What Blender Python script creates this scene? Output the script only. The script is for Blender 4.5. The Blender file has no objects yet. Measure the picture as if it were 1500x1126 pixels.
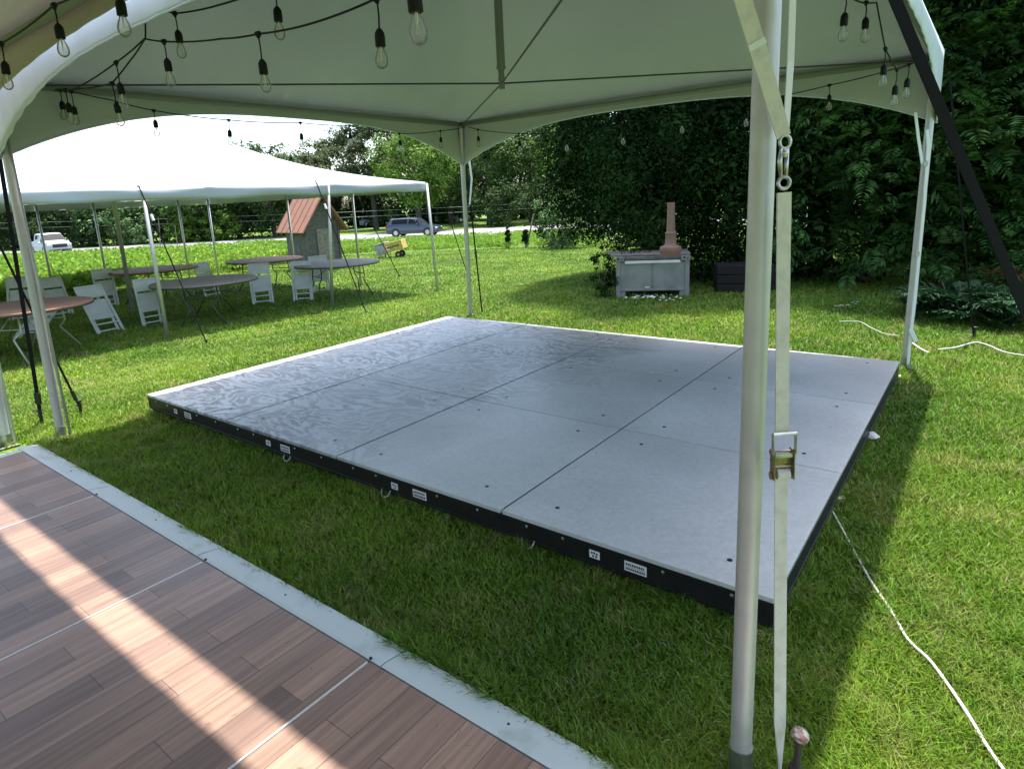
import bpy, math, random
import numpy as np
from mathutils import Vector, Matrix
random.seed(7); rng = np.random.default_rng(11)
S = bpy.context.scene; COL = S.collection
R_ = math.radians

# ------------------------------------------------------------------ camera
CAM = np.array([5.372, -2.113, 1.595])
CR = np.array([0.7947, 0.6052, -0.0472]); CU = np.array([-0.0943, 0.1998, 0.9753]); CF = np.array([-0.5996, 0.7706, -0.2158])
for v in (CR, CU, CF): v /= np.linalg.norm(v)
CU = np.cross(CR, CF); CU /= np.linalg.norm(CU); CR = np.cross(CF, CU)
FPX = 923.43; PX = 750-11.6; PY = 563-69.2
FH = CF[:2]/np.linalg.norm(CF[:2]); RH = np.array([FH[1], -FH[0]])
cd = bpy.data.cameras.new('camera'); cam = bpy.data.objects.new('camera', cd); COL.objects.link(cam)
M = Matrix(((CR[0], CU[0], -CF[0], CAM[0]), (CR[1], CU[1], -CF[1], CAM[1]), (CR[2], CU[2], -CF[2], CAM[2]), (0, 0, 0, 1)))
cam.matrix_world = M
cd.sensor_width = 36; cd.sensor_fit = 'HORIZONTAL'; cd.lens = FPX/1500*36
cd.shift_x = 11.6/1500; cd.shift_y = -69.2/1500
cd.clip_start = 0.05; cd.clip_end = 2000
S.camera = cam

# ------------------------------------------------------------------ survey helpers (photo measurements -> places in the world)
def ray(x, y):
    d = CF+CR*(x-PX)/FPX-CU*(y-PY)/FPX
    return d/np.linalg.norm(d)
def hzv(x, y):   # height of the lawn: dips towards the white tent at the left, then falls to the road
    d = (x-CAM[0])*FH[0]+(y-CAM[1])*FH[1]
    s_ = np.clip((-.5-x)/3.4, 0, 1); s_ = .35*s_*s_*(3-2*s_)*np.clip((x+60)/30, 0, 1); t_ = np.clip((d-17)/35., 0, 1)
    return -s_*(1-t_)-1.4*t_
def hz(x, y): return float(hzv(np.float64(x), np.float64(y)))
def gz(x, y, z=0.):
    d = ray(x, y); t = (z-CAM[2])/d[2]; return CAM+d*t
def g(x, y):
    d = ray(x, y); t = 1.
    for _ in range(4000):
        p = CAM+d*t
        if p[2] <= hz(p[0], p[1]): break
        t += .004*max(1, t*.25)
        if t > 300: break
    return CAM+d*t
def on_y(x, y, Y):
    d = ray(x, y); return CAM+d*(Y-CAM[1])/d[1]
def on_x(x, y, X):
    d = ray(x, y); return CAM+d*(X-CAM[0])/d[0]
def on_d(x, y, D):
    d = ray(x, y); return CAM+d*D/(d[0]*FH[0]+d[1]*FH[1])
def W2(d, l): return CAM[:2]+FH*d+RH*l
def at_d(x, D):   # ground point at horizontal distance D in photo column x
    p = on_d(x, 300, D); return np.array([p[0], p[1], hz(p[0], p[1])])

# ------------------------------------------------------------------ materials
def mat(name, col, rough=.6, metal=0., noise=None, bump=None, spec=.5, island=0., trans=0., coat=0.):
    m = bpy.data.materials.new(name); m.use_nodes = True
    nt = m.node_tree; b = nt.nodes['Principled BSDF']; L = nt.links.new
    b.inputs['Base Color'].default_value = (*col, 1); b.inputs['Roughness'].default_value = rough
    b.inputs['Metallic'].default_value = metal; b.inputs['Specular IOR Level'].default_value = spec
    b.inputs['Coat Weight'].default_value = coat
    tc = nt.nodes.new('ShaderNodeTexCoord')
    if noise:    # (scale, other colour, lo, hi)
        n = nt.nodes.new('ShaderNodeTexNoise'); n.inputs['Scale'].default_value = noise[0]; n.inputs['Detail'].default_value = 6
        L(tc.outputs['Object'], n.inputs['Vector'])
        r = nt.nodes.new('ShaderNodeValToRGB'); r.color_ramp.elements[0].position = noise[2]; r.color_ramp.elements[1].position = noise[3]
        r.color_ramp.elements[0].color = (*col, 1); r.color_ramp.elements[1].color = (*noise[1], 1)
        L(n.outputs['Fac'], r.inputs['Fac']); L(r.outputs['Color'], b.inputs['Base Color'])
    if bump:     # (scale, strength, distance)
        n2 = nt.nodes.new('ShaderNodeTexNoise'); n2.inputs['Scale'].default_value = bump[0]; n2.inputs['Detail'].default_value = 4
        L(tc.outputs['Object'], n2.inputs['Vector'])
        bp = nt.nodes.new('ShaderNodeBump'); bp.inputs['Strength'].default_value = bump[1]; bp.inputs['Distance'].default_value = bump[2]
        L(n2.outputs['Fac'], bp.inputs['Height']); L(bp.outputs['Normal'], b.inputs['Normal'])
    if island:
        gi = nt.nodes.new('ShaderNodeNewGeometry'); h = nt.nodes.new('ShaderNodeHueSaturation')
        mr = nt.nodes.new('ShaderNodeMapRange'); mr.inputs['To Min'].default_value = 1-island; mr.inputs['To Max'].default_value = 1+island
        L(gi.outputs['Random Per Island'], mr.inputs['Value']); L(mr.outputs['Result'], h.inputs['Value'])
        src = b.inputs['Base Color'].links[0].from_socket if b.inputs['Base Color'].links else None
        if src: L(src, h.inputs['Color'])
        else: h.inputs['Color'].default_value = (*col, 1)
        mh = nt.nodes.new('ShaderNodeMapRange'); mh.inputs['To Min'].default_value = .48; mh.inputs['To Max'].default_value = .52
        ml = nt.nodes.new('ShaderNodeMath'); ml.operation = 'FRACT'; m3 = nt.nodes.new('ShaderNodeMath'); m3.operation = 'MULTIPLY'; m3.inputs[1].default_value = 7.3
        L(gi.outputs['Random Per Island'], m3.inputs[0]); L(m3.outputs[0], ml.inputs[0]); L(ml.outputs[0], mh.inputs['Value']); L(mh.outputs['Result'], h.inputs['Hue'])
        L(h.outputs['Color'], b.inputs['Base Color'])
    if trans:
        out = nt.nodes['Material Output']; tr = nt.nodes.new('ShaderNodeBsdfTranslucent'); mx = nt.nodes.new('ShaderNodeMixShader')
        mx.inputs[0].default_value = trans
        if b.inputs['Base Color'].links: L(b.inputs['Base Color'].links[0].from_socket, tr.inputs['Color'])
        else: tr.inputs['Color'].default_value = (*col, 1)
        L(b.outputs[0], mx.inputs[1]); L(tr.outputs[0], mx.inputs[2]); L(mx.outputs[0], out.inputs['Surface'])
    return m
def nodes(m): return m.node_tree.nodes, m.node_tree.links.new, m.node_tree.nodes['Principled BSDF']

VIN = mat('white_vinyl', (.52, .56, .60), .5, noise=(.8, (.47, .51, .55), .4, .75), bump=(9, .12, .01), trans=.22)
RAIL = mat('sleeved_rail', (.20, .21, .19), .55)
POST = mat('grey_tube', (.24, .25, .23), .4, .6)
SEAMG = mat('vinyl_seam', (.55, .58, .62), .5)
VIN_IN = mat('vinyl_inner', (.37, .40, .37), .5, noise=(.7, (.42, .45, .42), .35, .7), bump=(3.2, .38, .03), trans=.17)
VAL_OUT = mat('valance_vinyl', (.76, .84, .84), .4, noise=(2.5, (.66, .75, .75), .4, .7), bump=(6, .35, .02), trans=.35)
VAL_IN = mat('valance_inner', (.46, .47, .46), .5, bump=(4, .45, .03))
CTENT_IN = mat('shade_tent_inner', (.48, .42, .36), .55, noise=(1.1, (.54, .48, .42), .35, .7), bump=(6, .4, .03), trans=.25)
ALU = mat('brushed_aluminium', (.52, .51, .49), .5, .55, noise=(14, (.46, .45, .43), .4, .75), bump=(60, .06, .002))
WPOLE = mat('white_painted_pole', (.66, .68, .66), .4, .2, noise=(8, (.52, .54, .52), .45, .75))
STRAPW = mat('cream_webbing', (.60, .58, .49), .85, noise=(35, (.47, .45, .37), .45, .8), bump=(260, .5, .002))
STRAPL = mat('white_webbing', (.68, .70, .64), .8, bump=(260, .4, .002))
STRAPB = mat('black_webbing', (.006, .006, .009), .8, spec=.2, bump=(200, .4, .002))
STEEL = mat('zinc_steel', (.50, .50, .48), .3, .9, noise=(30, (.30, .30, .28), .4, .7))
GOLD = mat('yellow_zinc_steel', (.30, .25, .14), .35, .9, noise=(60, (.16, .13, .08), .4, .7))
RUST = mat('rusty_iron', (.045, .042, .04), .75, .4, noise=(50, (.075, .045, .032), .45, .6), bump=(80, .5, .003))
BLACK = mat('black_rubber', (.012, .012, .013), .5)
DECKB = mat('black_stage_frame', (.010, .010, .011), .42, .2, noise=(12, (.022, .021, .02), .5, .8))
CORD = mat('black_cord', (.004, .005, .005), .6, spec=.25)
CABLE = mat('steel_cable', (.06, .065, .06), .5, .4)
SEAMW = mat('aluminium_seam', (.75, .70, .66), .4, .2)
STICK = mat('white_sticker', (.72, .72, .72), .5); INK = mat('sticker_ink', (.03, .03, .04), .6)
ROPE = mat('white_rope', (.50, .50, .46), .8, bump=(150, .6, .004))
WOODB = mat('raw_wood_block', (.62, .50, .33), .8, noise=(25, (.45, .33, .19), .4, .7))
DRYLEAF = mat('dry_leaf', (.75, .72, .60), .8)
BIN = mat('grey_bin_plastic', (.27, .275, .25), .65, noise=(4, (.18, .185, .165), .4, .7), bump=(30, .2, .005))
BINR = mat('bin_rim', (.16, .155, .145), .7, noise=(9, (.09, .085, .08), .4, .7)); BINW = mat('bin_white_band', (.7, .7, .68), .5, noise=(9, (.5, .5, .47), .5, .8))
TERRA = mat('terracotta', (.25, .145, .115), .85, noise=(14, (.22, .12, .09), .4, .7), bump=(40, .4, .004))
BROWNB = mat('dark_brown_boards', (.014, .009, .007), .9, noise=(6, (.008, .006, .005), .4, .7))
PLANK = mat('weathered_plank', (.25, .21, .17), .85, noise=(10, (.14, .12, .1), .4, .7))
SHEDW = mat('shed_grey_boards', (.14, .13, .12), .85, noise=(8, (.08, .078, .072), .35, .7), bump=(20, .5, .01))
COPPER = mat('shed_orange_roof', (.27, .12, .07), .75, noise=(3, (.20, .10, .065), .4, .7))
YELLOW = mat('yellow_paint', (.46, .33, .09), .6, noise=(8, (.48, .33, .07), .4, .8)); GREYP = mat('faded_grey_paint', (.34, .33, .32), .7, noise=(6, (.22, .2, .19), .4, .7))
TBR = mat('brown_table_laminate', (.38, .20, .125), .62, spec=.25, noise=(7, (.30, .16, .105), .35, .7)); TGR = mat('grey_table_laminate', (.32, .27, .22), .6, spec=.25, noise=(7, (.25, .21, .18), .35, .7))
TEDGE = mat('table_edge', (.03, .028, .026), .5); TLEG = mat('table_leg_steel', (.10, .10, .09), .45, .6); TLEGL = mat('table_leg_light', (.5, .5, .46), .45, .4)
CHW = mat('white_resin', (.62, .64, .62), .45, noise=(6, (.52, .55, .54), .4, .7))
CARW = mat('white_car_paint', (.38, .40, .43), .35, coat=.2); CARD = mat('dark_blue_car_paint', (.035, .045, .065), .22, coat=.8)
CGLASS = mat('car_glass', (.012, .016, .02), .55, spec=.1); TYRE = mat('tyre_rubber', (.012, .012, .012), .8); RIM = mat('wheel_rim', (.5, .5, .5), .3, .8)
HEADL = mat('headlight_lens', (.75, .78, .8), .12); TAILL = mat('tail_light_lens', (.4, .02, .02), .2)
ASPH = mat('asphalt', (.20, .20, .20), .9, noise=(1.5, (.26, .26, .26), .35, .7))
REDP = mat('dark_red_plastic', (.10, .02, .018), .5)
BARK = mat('bark', (.055, .045, .035), .9, noise=(6, (.09, .075, .06), .4, .7), bump=(12, .8, .02))
WIRE = mat('grey_wire', (.25, .27, .25), .5)
PETAL = mat('white_petal', (.55, .55, .52), .7)
FIL = mat('filament_glass', (.75, .73, .68), .3)

def leafmat(name, a, b, isl=.35, tr=.3, sc=.9):
    return mat(name, a, .6, noise=(sc, b, .4, .62), island=isl, trans=tr, spec=.15)
L_YEW = mat('yew_leaves', (.010, .028, .006), .85, noise=(.9, (.021, .052, .010), .4, .62), island=.55, trans=.1, spec=.08)
L_CON = leafmat('cypress_leaves', (.042, .105, .022), (.085, .180, .042), .55, .3)
L_FERN = leafmat('juniper_leaves', (.018, .055, .022), (.03, .08, .032), .4, .1)
L_DEAD = leafmat('dead_foliage', (.16, .065, .025), (.10, .05, .02))
L_T1 = leafmat('leaf_mid_green', (.045, .095, .018), (.075, .14, .028))
L_T2 = leafmat('leaf_bright_green', (.10, .19, .025), (.14, .24, .035))
L_T3 = leafmat('leaf_dark_green', (.032, .065, .017), (.050, .095, .024))
L_T4 = leafmat('leaf_olive', (.06, .085, .03), (.09, .12, .045))
L_HED = leafmat('hedge_edge_leaves', (.12, .22, .07), (.18, .27, .11))
L_CROP = leafmat('crop_leaves', (.17, .31, .035), (.25, .38, .05), .35, .35, .5)

glass = bpy.data.materials.new('bulb_glass'); glass.use_nodes = True
nt = glass.node_tree; nt.nodes.remove(nt.nodes['Principled BSDF'])
t = nt.nodes.new('ShaderNodeBsdfTransparent'); gl = nt.nodes.new('ShaderNodeBsdfGlossy'); gl.inputs['Roughness'].default_value = .03
fr = nt.nodes.new('ShaderNodeFresnel'); fr.inputs['IOR'].default_value = 1.35; mx = nt.nodes.new('ShaderNodeMixShader')
t.inputs['Color'].default_value = (.93, .93, .90, 1)
nt.links.new(fr.outputs[0], mx.inputs[0]); nt.links.new(t.outputs[0], mx.inputs[1]); nt.links.new(gl.outputs[0], mx.inputs[2]); df = nt.nodes.new('ShaderNodeBsdfTranslucent'); df.inputs['Color'].default_value = (.9, .9, .88, 1); m5 = nt.nodes.new('ShaderNodeMixShader'); m5.inputs[0].default_value = .10
nt.links.new(mx.outputs[0], m5.inputs[1]); nt.links.new(df.outputs[0], m5.inputs[2]); nt.links.new(m5.outputs[0], nt.nodes['Material Output'].inputs['Surface'])
GLASS = glass

# grass blade + lawn materials: colour varies with place and per blade
def grass_material(name, blade):
    m = bpy.data.materials.new(name); m.use_nodes = True; n, L, b = nodes(m)
    geo = n.new('ShaderNodeNewGeometry')
    def noise(sc, det=3):
        q = n.new('ShaderNodeTexNoise'); q.inputs['Scale'].default_value = sc; q.inputs['Detail'].default_value = det
        L(geo.outputs['Position'], q.inputs['Vector']); return q
    n1 = noise(.55); n2 = noise(3.1)
    r1 = n.new('ShaderNodeValToRGB'); e = r1.color_ramp.elements
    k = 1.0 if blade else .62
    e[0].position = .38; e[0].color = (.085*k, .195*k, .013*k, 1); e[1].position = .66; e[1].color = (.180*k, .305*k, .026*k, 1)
    L(n1.outputs['Fac'], r1.inputs['Fac'])
    r2 = n.new('ShaderNodeValToRGB'); e = r2.color_ramp.elements
    e[0].position = .50; e[0].color = (0, 0, 0, 1); e[1].position = .68; e[1].color = (1, 1, 1, 1); L(n2.outputs['Fac'], r2.inputs['Fac'])
    mx = n.new('ShaderNodeMix'); mx.data_type = 'RGBA'
    mm = n.new('ShaderNodeMath'); mm.operation = 'MULTIPLY'; mm.inputs[1].default_value = .38; L(r2.outputs['Color'], mm.inputs[0]); L(mm.outputs[0], mx.inputs[0])
    L(r1.outputs['Color'], mx.inputs[6]); mx.inputs[7].default_value = (.33*k, .31*k, .10*k, 1)
    h = n.new('ShaderNodeHueSaturation'); L(mx.outputs[2], h.inputs['Color'])
    b.inputs['Roughness'].default_value = .55; b.inputs['Specular IOR Level'].default_value = .35
    if blade:
        mr = n.new('ShaderNodeMapRange'); mr.inputs['To Min'].default_value = .62; mr.inputs['To Max'].default_value = 1.45
        L(geo.outputs['Random Per Island'], mr.inputs['Value']); L(mr.outputs['Result'], h.inputs['Value'])
        f = n.new('ShaderNodeMath'); f.operation = 'MULTIPLY'; f.inputs[1].default_value = 9.7; L(geo.outputs['Random Per Island'], f.inputs[0])
        f2 = n.new('ShaderNodeMath'); f2.operation = 'FRACT'; L(f.outputs[0], f2.inputs[0])
        mh = n.new('ShaderNodeMapRange'); mh.inputs['To Min'].default_value = .465; mh.inputs['To Max'].default_value = .515; L(f2.outputs[0], mh.inputs['Value']); L(mh.outputs['Result'], h.inputs['Hue'])
        # about one blade in fourteen is dry straw
        gt = n.new('ShaderNodeMath'); gt.operation = 'GREATER_THAN'; gt.inputs[1].default_value = .95
        f3 = n.new('ShaderNodeMath'); f3.operation = 'MULTIPLY'; f3.inputs[1].default_value = 31.3; L(geo.outputs['Random Per Island'], f3.inputs[0])
        f4 = n.new('ShaderNodeMath'); f4.operation = 'FRACT'; L(f3.outputs[0], f4.inputs[0]); L(f4.outputs[0], gt.inputs[0])
        m2 = n.new('ShaderNodeMix'); m2.data_type = 'RGBA'; L(gt.outputs[0], m2.inputs[0]); L(h.outputs['Color'], m2.inputs[6]); m2.inputs[7].default_value = (.34, .31, .15, 1)
        L(m2.outputs[2], b.inputs['Base Color'])
        tr = n.new('ShaderNodeBsdfTranslucent'); L(m2.outputs[2], tr.inputs['Color']); ms = n.new('ShaderNodeMixShader'); ms.inputs[0].default_value = .3
        L(b.outputs[0], ms.inputs[1]); L(tr.outputs[0], ms.inputs[2]); L(ms.outputs[0], n['Material Output'].inputs['Surface'])
    else:
        n3 = noise(28, 8); mr = n.new('ShaderNodeMapRange'); mr.inputs['From Min'].default_value = .3; mr.inputs['From Max'].default_value = .7
        mr.inputs['To Min'].default_value = .5; mr.inputs['To Max'].default_value = 1.5
        L(n3.outputs['Fac'], mr.inputs['Value']); L(mr.outputs['Result'], h.inputs['Value']); L(h.outputs['Color'], b.inputs['Base Color'])
        bp = n.new('ShaderNodeBump'); bp.inputs['Strength'].default_value = .6; bp.inputs['Distance'].default_value = .03; L(n3.outputs['Fac'], bp.inputs['Height']); L(bp.outputs['Normal'], b.inputs['Normal'])
        b.inputs['Roughness'].default_value = .9
    return m
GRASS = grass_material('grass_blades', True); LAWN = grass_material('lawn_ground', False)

# painted plywood stage top: worn swirling grain at the left, smooth at the right
STAGE = mat('stage_plywood', (.2, .22, .23), .42)
n, L, b = nodes(STAGE)
tc = n.new('ShaderNodeNewGeometry'); sep = n.new('ShaderNodeSeparateXYZ'); L(tc.outputs['Position'], sep.inputs[0])
mp = n.new('ShaderNodeMapping'); mp.inputs['Scale'].default_value = (.8, 1.5, 1); mp.inputs['Rotation'].default_value = (0, 0, R_(-20)); L(tc.outputs['Position'], mp.inputs['Vector'])
nz = n.new('ShaderNodeTexNoise'); nz.inputs['Scale'].default_value = 1.25; nz.inputs['Detail'].default_value = 4.5; nz.inputs['Distortion'].default_value = 2.4; L(mp.outputs[0], nz.inputs['Vector'])
mu = n.new('ShaderNodeMath'); mu.operation = 'MULTIPLY'; mu.inputs[1].default_value = 9; L(nz.outputs['Fac'], mu.inputs[0])
nf = n.new('ShaderNodeTexNoise'); nf.inputs['Scale'].default_value = 22; nf.inputs['Detail'].default_value = 6; L(mp.outputs[0], nf.inputs['Vector'])
ad = n.new('ShaderNodeMath'); ad.operation = 'ADD'; L(mu.outputs[0], ad.inputs[0]); L(nf.outputs['Fac'], ad.inputs[1])
fc = n.new('ShaderNodeMath'); fc.operation = 'PINGPONG'; fc.inputs[1].default_value = .5; L(ad.outputs[0], fc.inputs[0])
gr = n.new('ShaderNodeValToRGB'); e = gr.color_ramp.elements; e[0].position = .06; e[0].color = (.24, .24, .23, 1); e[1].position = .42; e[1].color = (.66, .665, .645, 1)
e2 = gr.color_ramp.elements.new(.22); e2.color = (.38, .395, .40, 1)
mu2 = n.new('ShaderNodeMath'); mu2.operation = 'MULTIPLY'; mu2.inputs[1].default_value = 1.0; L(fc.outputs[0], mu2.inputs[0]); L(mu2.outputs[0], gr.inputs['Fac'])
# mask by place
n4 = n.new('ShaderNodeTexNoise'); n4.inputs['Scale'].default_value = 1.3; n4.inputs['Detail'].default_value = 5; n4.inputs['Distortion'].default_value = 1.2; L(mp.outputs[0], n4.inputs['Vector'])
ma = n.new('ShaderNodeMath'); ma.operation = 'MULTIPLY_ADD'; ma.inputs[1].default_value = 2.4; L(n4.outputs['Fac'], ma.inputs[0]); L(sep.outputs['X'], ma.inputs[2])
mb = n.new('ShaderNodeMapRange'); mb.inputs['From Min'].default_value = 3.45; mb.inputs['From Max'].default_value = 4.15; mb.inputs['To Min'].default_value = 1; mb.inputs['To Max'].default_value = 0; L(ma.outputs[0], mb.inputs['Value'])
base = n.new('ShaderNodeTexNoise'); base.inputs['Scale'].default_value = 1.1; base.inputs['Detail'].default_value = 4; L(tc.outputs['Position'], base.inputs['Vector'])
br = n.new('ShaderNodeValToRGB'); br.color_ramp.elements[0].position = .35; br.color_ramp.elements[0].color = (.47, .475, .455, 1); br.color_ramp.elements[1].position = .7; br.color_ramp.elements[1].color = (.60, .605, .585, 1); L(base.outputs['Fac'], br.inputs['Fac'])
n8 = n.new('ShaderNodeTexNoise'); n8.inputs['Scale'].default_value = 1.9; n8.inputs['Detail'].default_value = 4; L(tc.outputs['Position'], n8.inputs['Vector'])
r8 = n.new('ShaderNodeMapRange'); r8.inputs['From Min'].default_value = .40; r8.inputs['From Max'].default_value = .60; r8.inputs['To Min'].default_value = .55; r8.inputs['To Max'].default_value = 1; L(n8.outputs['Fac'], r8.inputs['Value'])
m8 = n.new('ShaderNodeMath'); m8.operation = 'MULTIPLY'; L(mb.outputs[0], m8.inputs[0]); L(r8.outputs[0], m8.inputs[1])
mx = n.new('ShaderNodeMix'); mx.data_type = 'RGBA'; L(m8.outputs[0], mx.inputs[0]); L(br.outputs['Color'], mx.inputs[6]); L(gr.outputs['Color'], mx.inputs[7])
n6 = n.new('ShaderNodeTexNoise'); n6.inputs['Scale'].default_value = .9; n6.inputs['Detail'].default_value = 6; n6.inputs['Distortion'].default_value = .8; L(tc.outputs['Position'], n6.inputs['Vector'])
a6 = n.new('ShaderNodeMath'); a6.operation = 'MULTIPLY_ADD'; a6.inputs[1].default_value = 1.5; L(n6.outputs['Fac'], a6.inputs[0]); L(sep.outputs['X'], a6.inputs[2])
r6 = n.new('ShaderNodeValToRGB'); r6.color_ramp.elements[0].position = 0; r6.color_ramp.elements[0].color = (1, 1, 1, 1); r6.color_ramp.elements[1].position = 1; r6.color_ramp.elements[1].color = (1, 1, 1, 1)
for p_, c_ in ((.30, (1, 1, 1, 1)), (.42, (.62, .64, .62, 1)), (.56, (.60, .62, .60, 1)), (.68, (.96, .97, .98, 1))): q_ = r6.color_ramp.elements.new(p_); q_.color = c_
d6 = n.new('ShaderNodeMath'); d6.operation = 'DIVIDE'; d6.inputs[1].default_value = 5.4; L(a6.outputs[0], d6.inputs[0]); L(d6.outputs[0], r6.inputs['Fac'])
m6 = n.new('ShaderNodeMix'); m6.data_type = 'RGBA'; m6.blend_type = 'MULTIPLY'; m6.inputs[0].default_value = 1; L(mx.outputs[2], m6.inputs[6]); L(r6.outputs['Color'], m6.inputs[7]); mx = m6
n7 = n.new('ShaderNodeTexNoise'); n7.inputs['Scale'].default_value = 45; n7.inputs['Detail'].default_value = 5; L(tc.outputs['Position'], n7.inputs['Vector'])
r7 = n.new('ShaderNodeMapRange'); r7.inputs['From Min'].default_value = .3; r7.inputs['From Max'].default_value = .72; r7.inputs['To Min'].default_value = .90; r7.inputs['To Max'].default_value = 1.07; L(n7.outputs['Fac'], r7.inputs['Value'])
m7 = n.new('ShaderNodeMix'); m7.data_type = 'RGBA'; m7.blend_type = 'MULTIPLY'; m7.inputs[0].default_value = 1; L(mx.outputs[2], m7.inputs[6]); L(r7.outputs[0], m7.inputs[7]); mx = m7
gi = n.new('ShaderNodeObjectInfo'); hv = n.new('ShaderNodeHueSaturation'); mr = n.new('ShaderNodeMapRange'); mr.inputs['To Min'].default_value = .9; mr.inputs['To Max'].default_value = 1.1
L(gi.outputs['Random'], mr.inputs['Value']); L(mr.outputs[0], hv.inputs['Value']); L(mx.outputs[2], hv.inputs['Color']); L(hv.outputs['Color'], b.inputs['Base Color'])
rr = n.new('ShaderNodeMapRange'); rr.inputs['To Min'].default_value = .34; rr.inputs['To Max'].default_value = .5; L(base.outputs['Fac'], rr.inputs['Value']); L(rr.outputs[0], b.inputs['Roughness'])
bp = n.new('ShaderNodeBump'); bp.inputs['Strength'].default_value = .15; bp.inputs['Distance'].default_value = .003; L(gr.outputs['Color'], bp.inputs['Height']); L(bp.outputs['Normal'], b.inputs['Normal'])

# wood-look plank floor: planks run along Y, staggered short boards
FLOOR = mat('plank_floor', (.25, .14, .1), .42, spec=.4)
n, L, b = nodes(FLOOR)
geo = n.new('ShaderNodeNewGeometry'); mp = n.new('ShaderNodeMapping'); mp.inputs['Rotation'].default_value = (0, 0, R_(90)); mp.inputs['Location'].default_value = (0.37, 0.03, 0)
L(geo.outputs['Position'], mp.inputs['Vector'])
def brick(off, rowh, bw, c1, c2):
    k = n.new('ShaderNodeTexBrick'); k.inputs['Scale'].default_value = 1; k.inputs['Brick Width'].default_value = bw; k.inputs['Row Height'].default_value = rowh
    k.inputs['Mortar Size'].default_value = .0012; k.inputs['Mortar Smooth'].default_value = .3; k.offset = off; k.offset_frequency = 2; k.squash = .62; k.squash_frequency = 3
    k.inputs['Color1'].default_value = c1; k.inputs['Color2'].default_value = c2; k.inputs['Mortar'].default_value = (.07, .04, .03, 1); L(mp.outputs[0], k.inputs['Vector']); return k
k1 = brick(.37, .122, .95, (.41, .245, .17, 1), (.215, .132, .10, 1))
st = n.new('ShaderNodeMapping'); st.inputs['Scale'].default_value = (38, 1.6, 1); L(geo.outputs['Position'], st.inputs['Vector'])
s1 = n.new('ShaderNodeTexNoise'); s1.inputs['Scale'].default_value = 1.3; s1.inputs['Detail'].default_value = 8; s1.inputs['Distortion'].default_value = .4; L(st.outputs[0], s1.inputs['Vector'])
sr = n.new('ShaderNodeMapRange'); sr.inputs['From Min'].default_value = .25; sr.inputs['From Max'].default_value = .75; sr.inputs['To Min'].default_value = .68; sr.inputs['To Max'].default_value = 1.30; L(s1.outputs['Fac'], sr.inputs['Value'])
hv = n.new('ShaderNodeHueSaturation'); hv.inputs['Saturation'].default_value = .92; L(k1.outputs['Color'], hv.inputs['Color']); L(sr.outputs[0], hv.inputs['Value'])
bg = n.new('ShaderNodeTexNoise'); bg.inputs['Scale'].default_value = 1.2; L(geo.outputs['Position'], bg.inputs['Vector'])
L(hv.outputs['Color'], b.inputs['Base Color'])
rg = n.new('ShaderNodeMapRange'); rg.inputs['To Min'].default_value = .28; rg.inputs['To Max'].default_value = .48; L(bg.outputs['Fac'], rg.inputs['Value']); L(rg.outputs[0], b.inputs['Roughness'])
bp = n.new('ShaderNodeBump'); bp.inputs['Strength'].default_value = .12; bp.inputs['Distance'].default_value = .002; L(s1.outputs['Fac'], bp.inputs['Height']); L(bp.outputs['Normal'], b.inputs['Normal'])
TRIM = mat('white_ramp_edge', (.56, .62, .60), .38, noise=(7, (.33, .39, .32), .55, .85), bump=(18, .08, .004))
n, L, b = nodes(TRIM)   # green-brown smears where the grass rubs the edge: a stain along the outer lip, broken by noise
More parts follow.
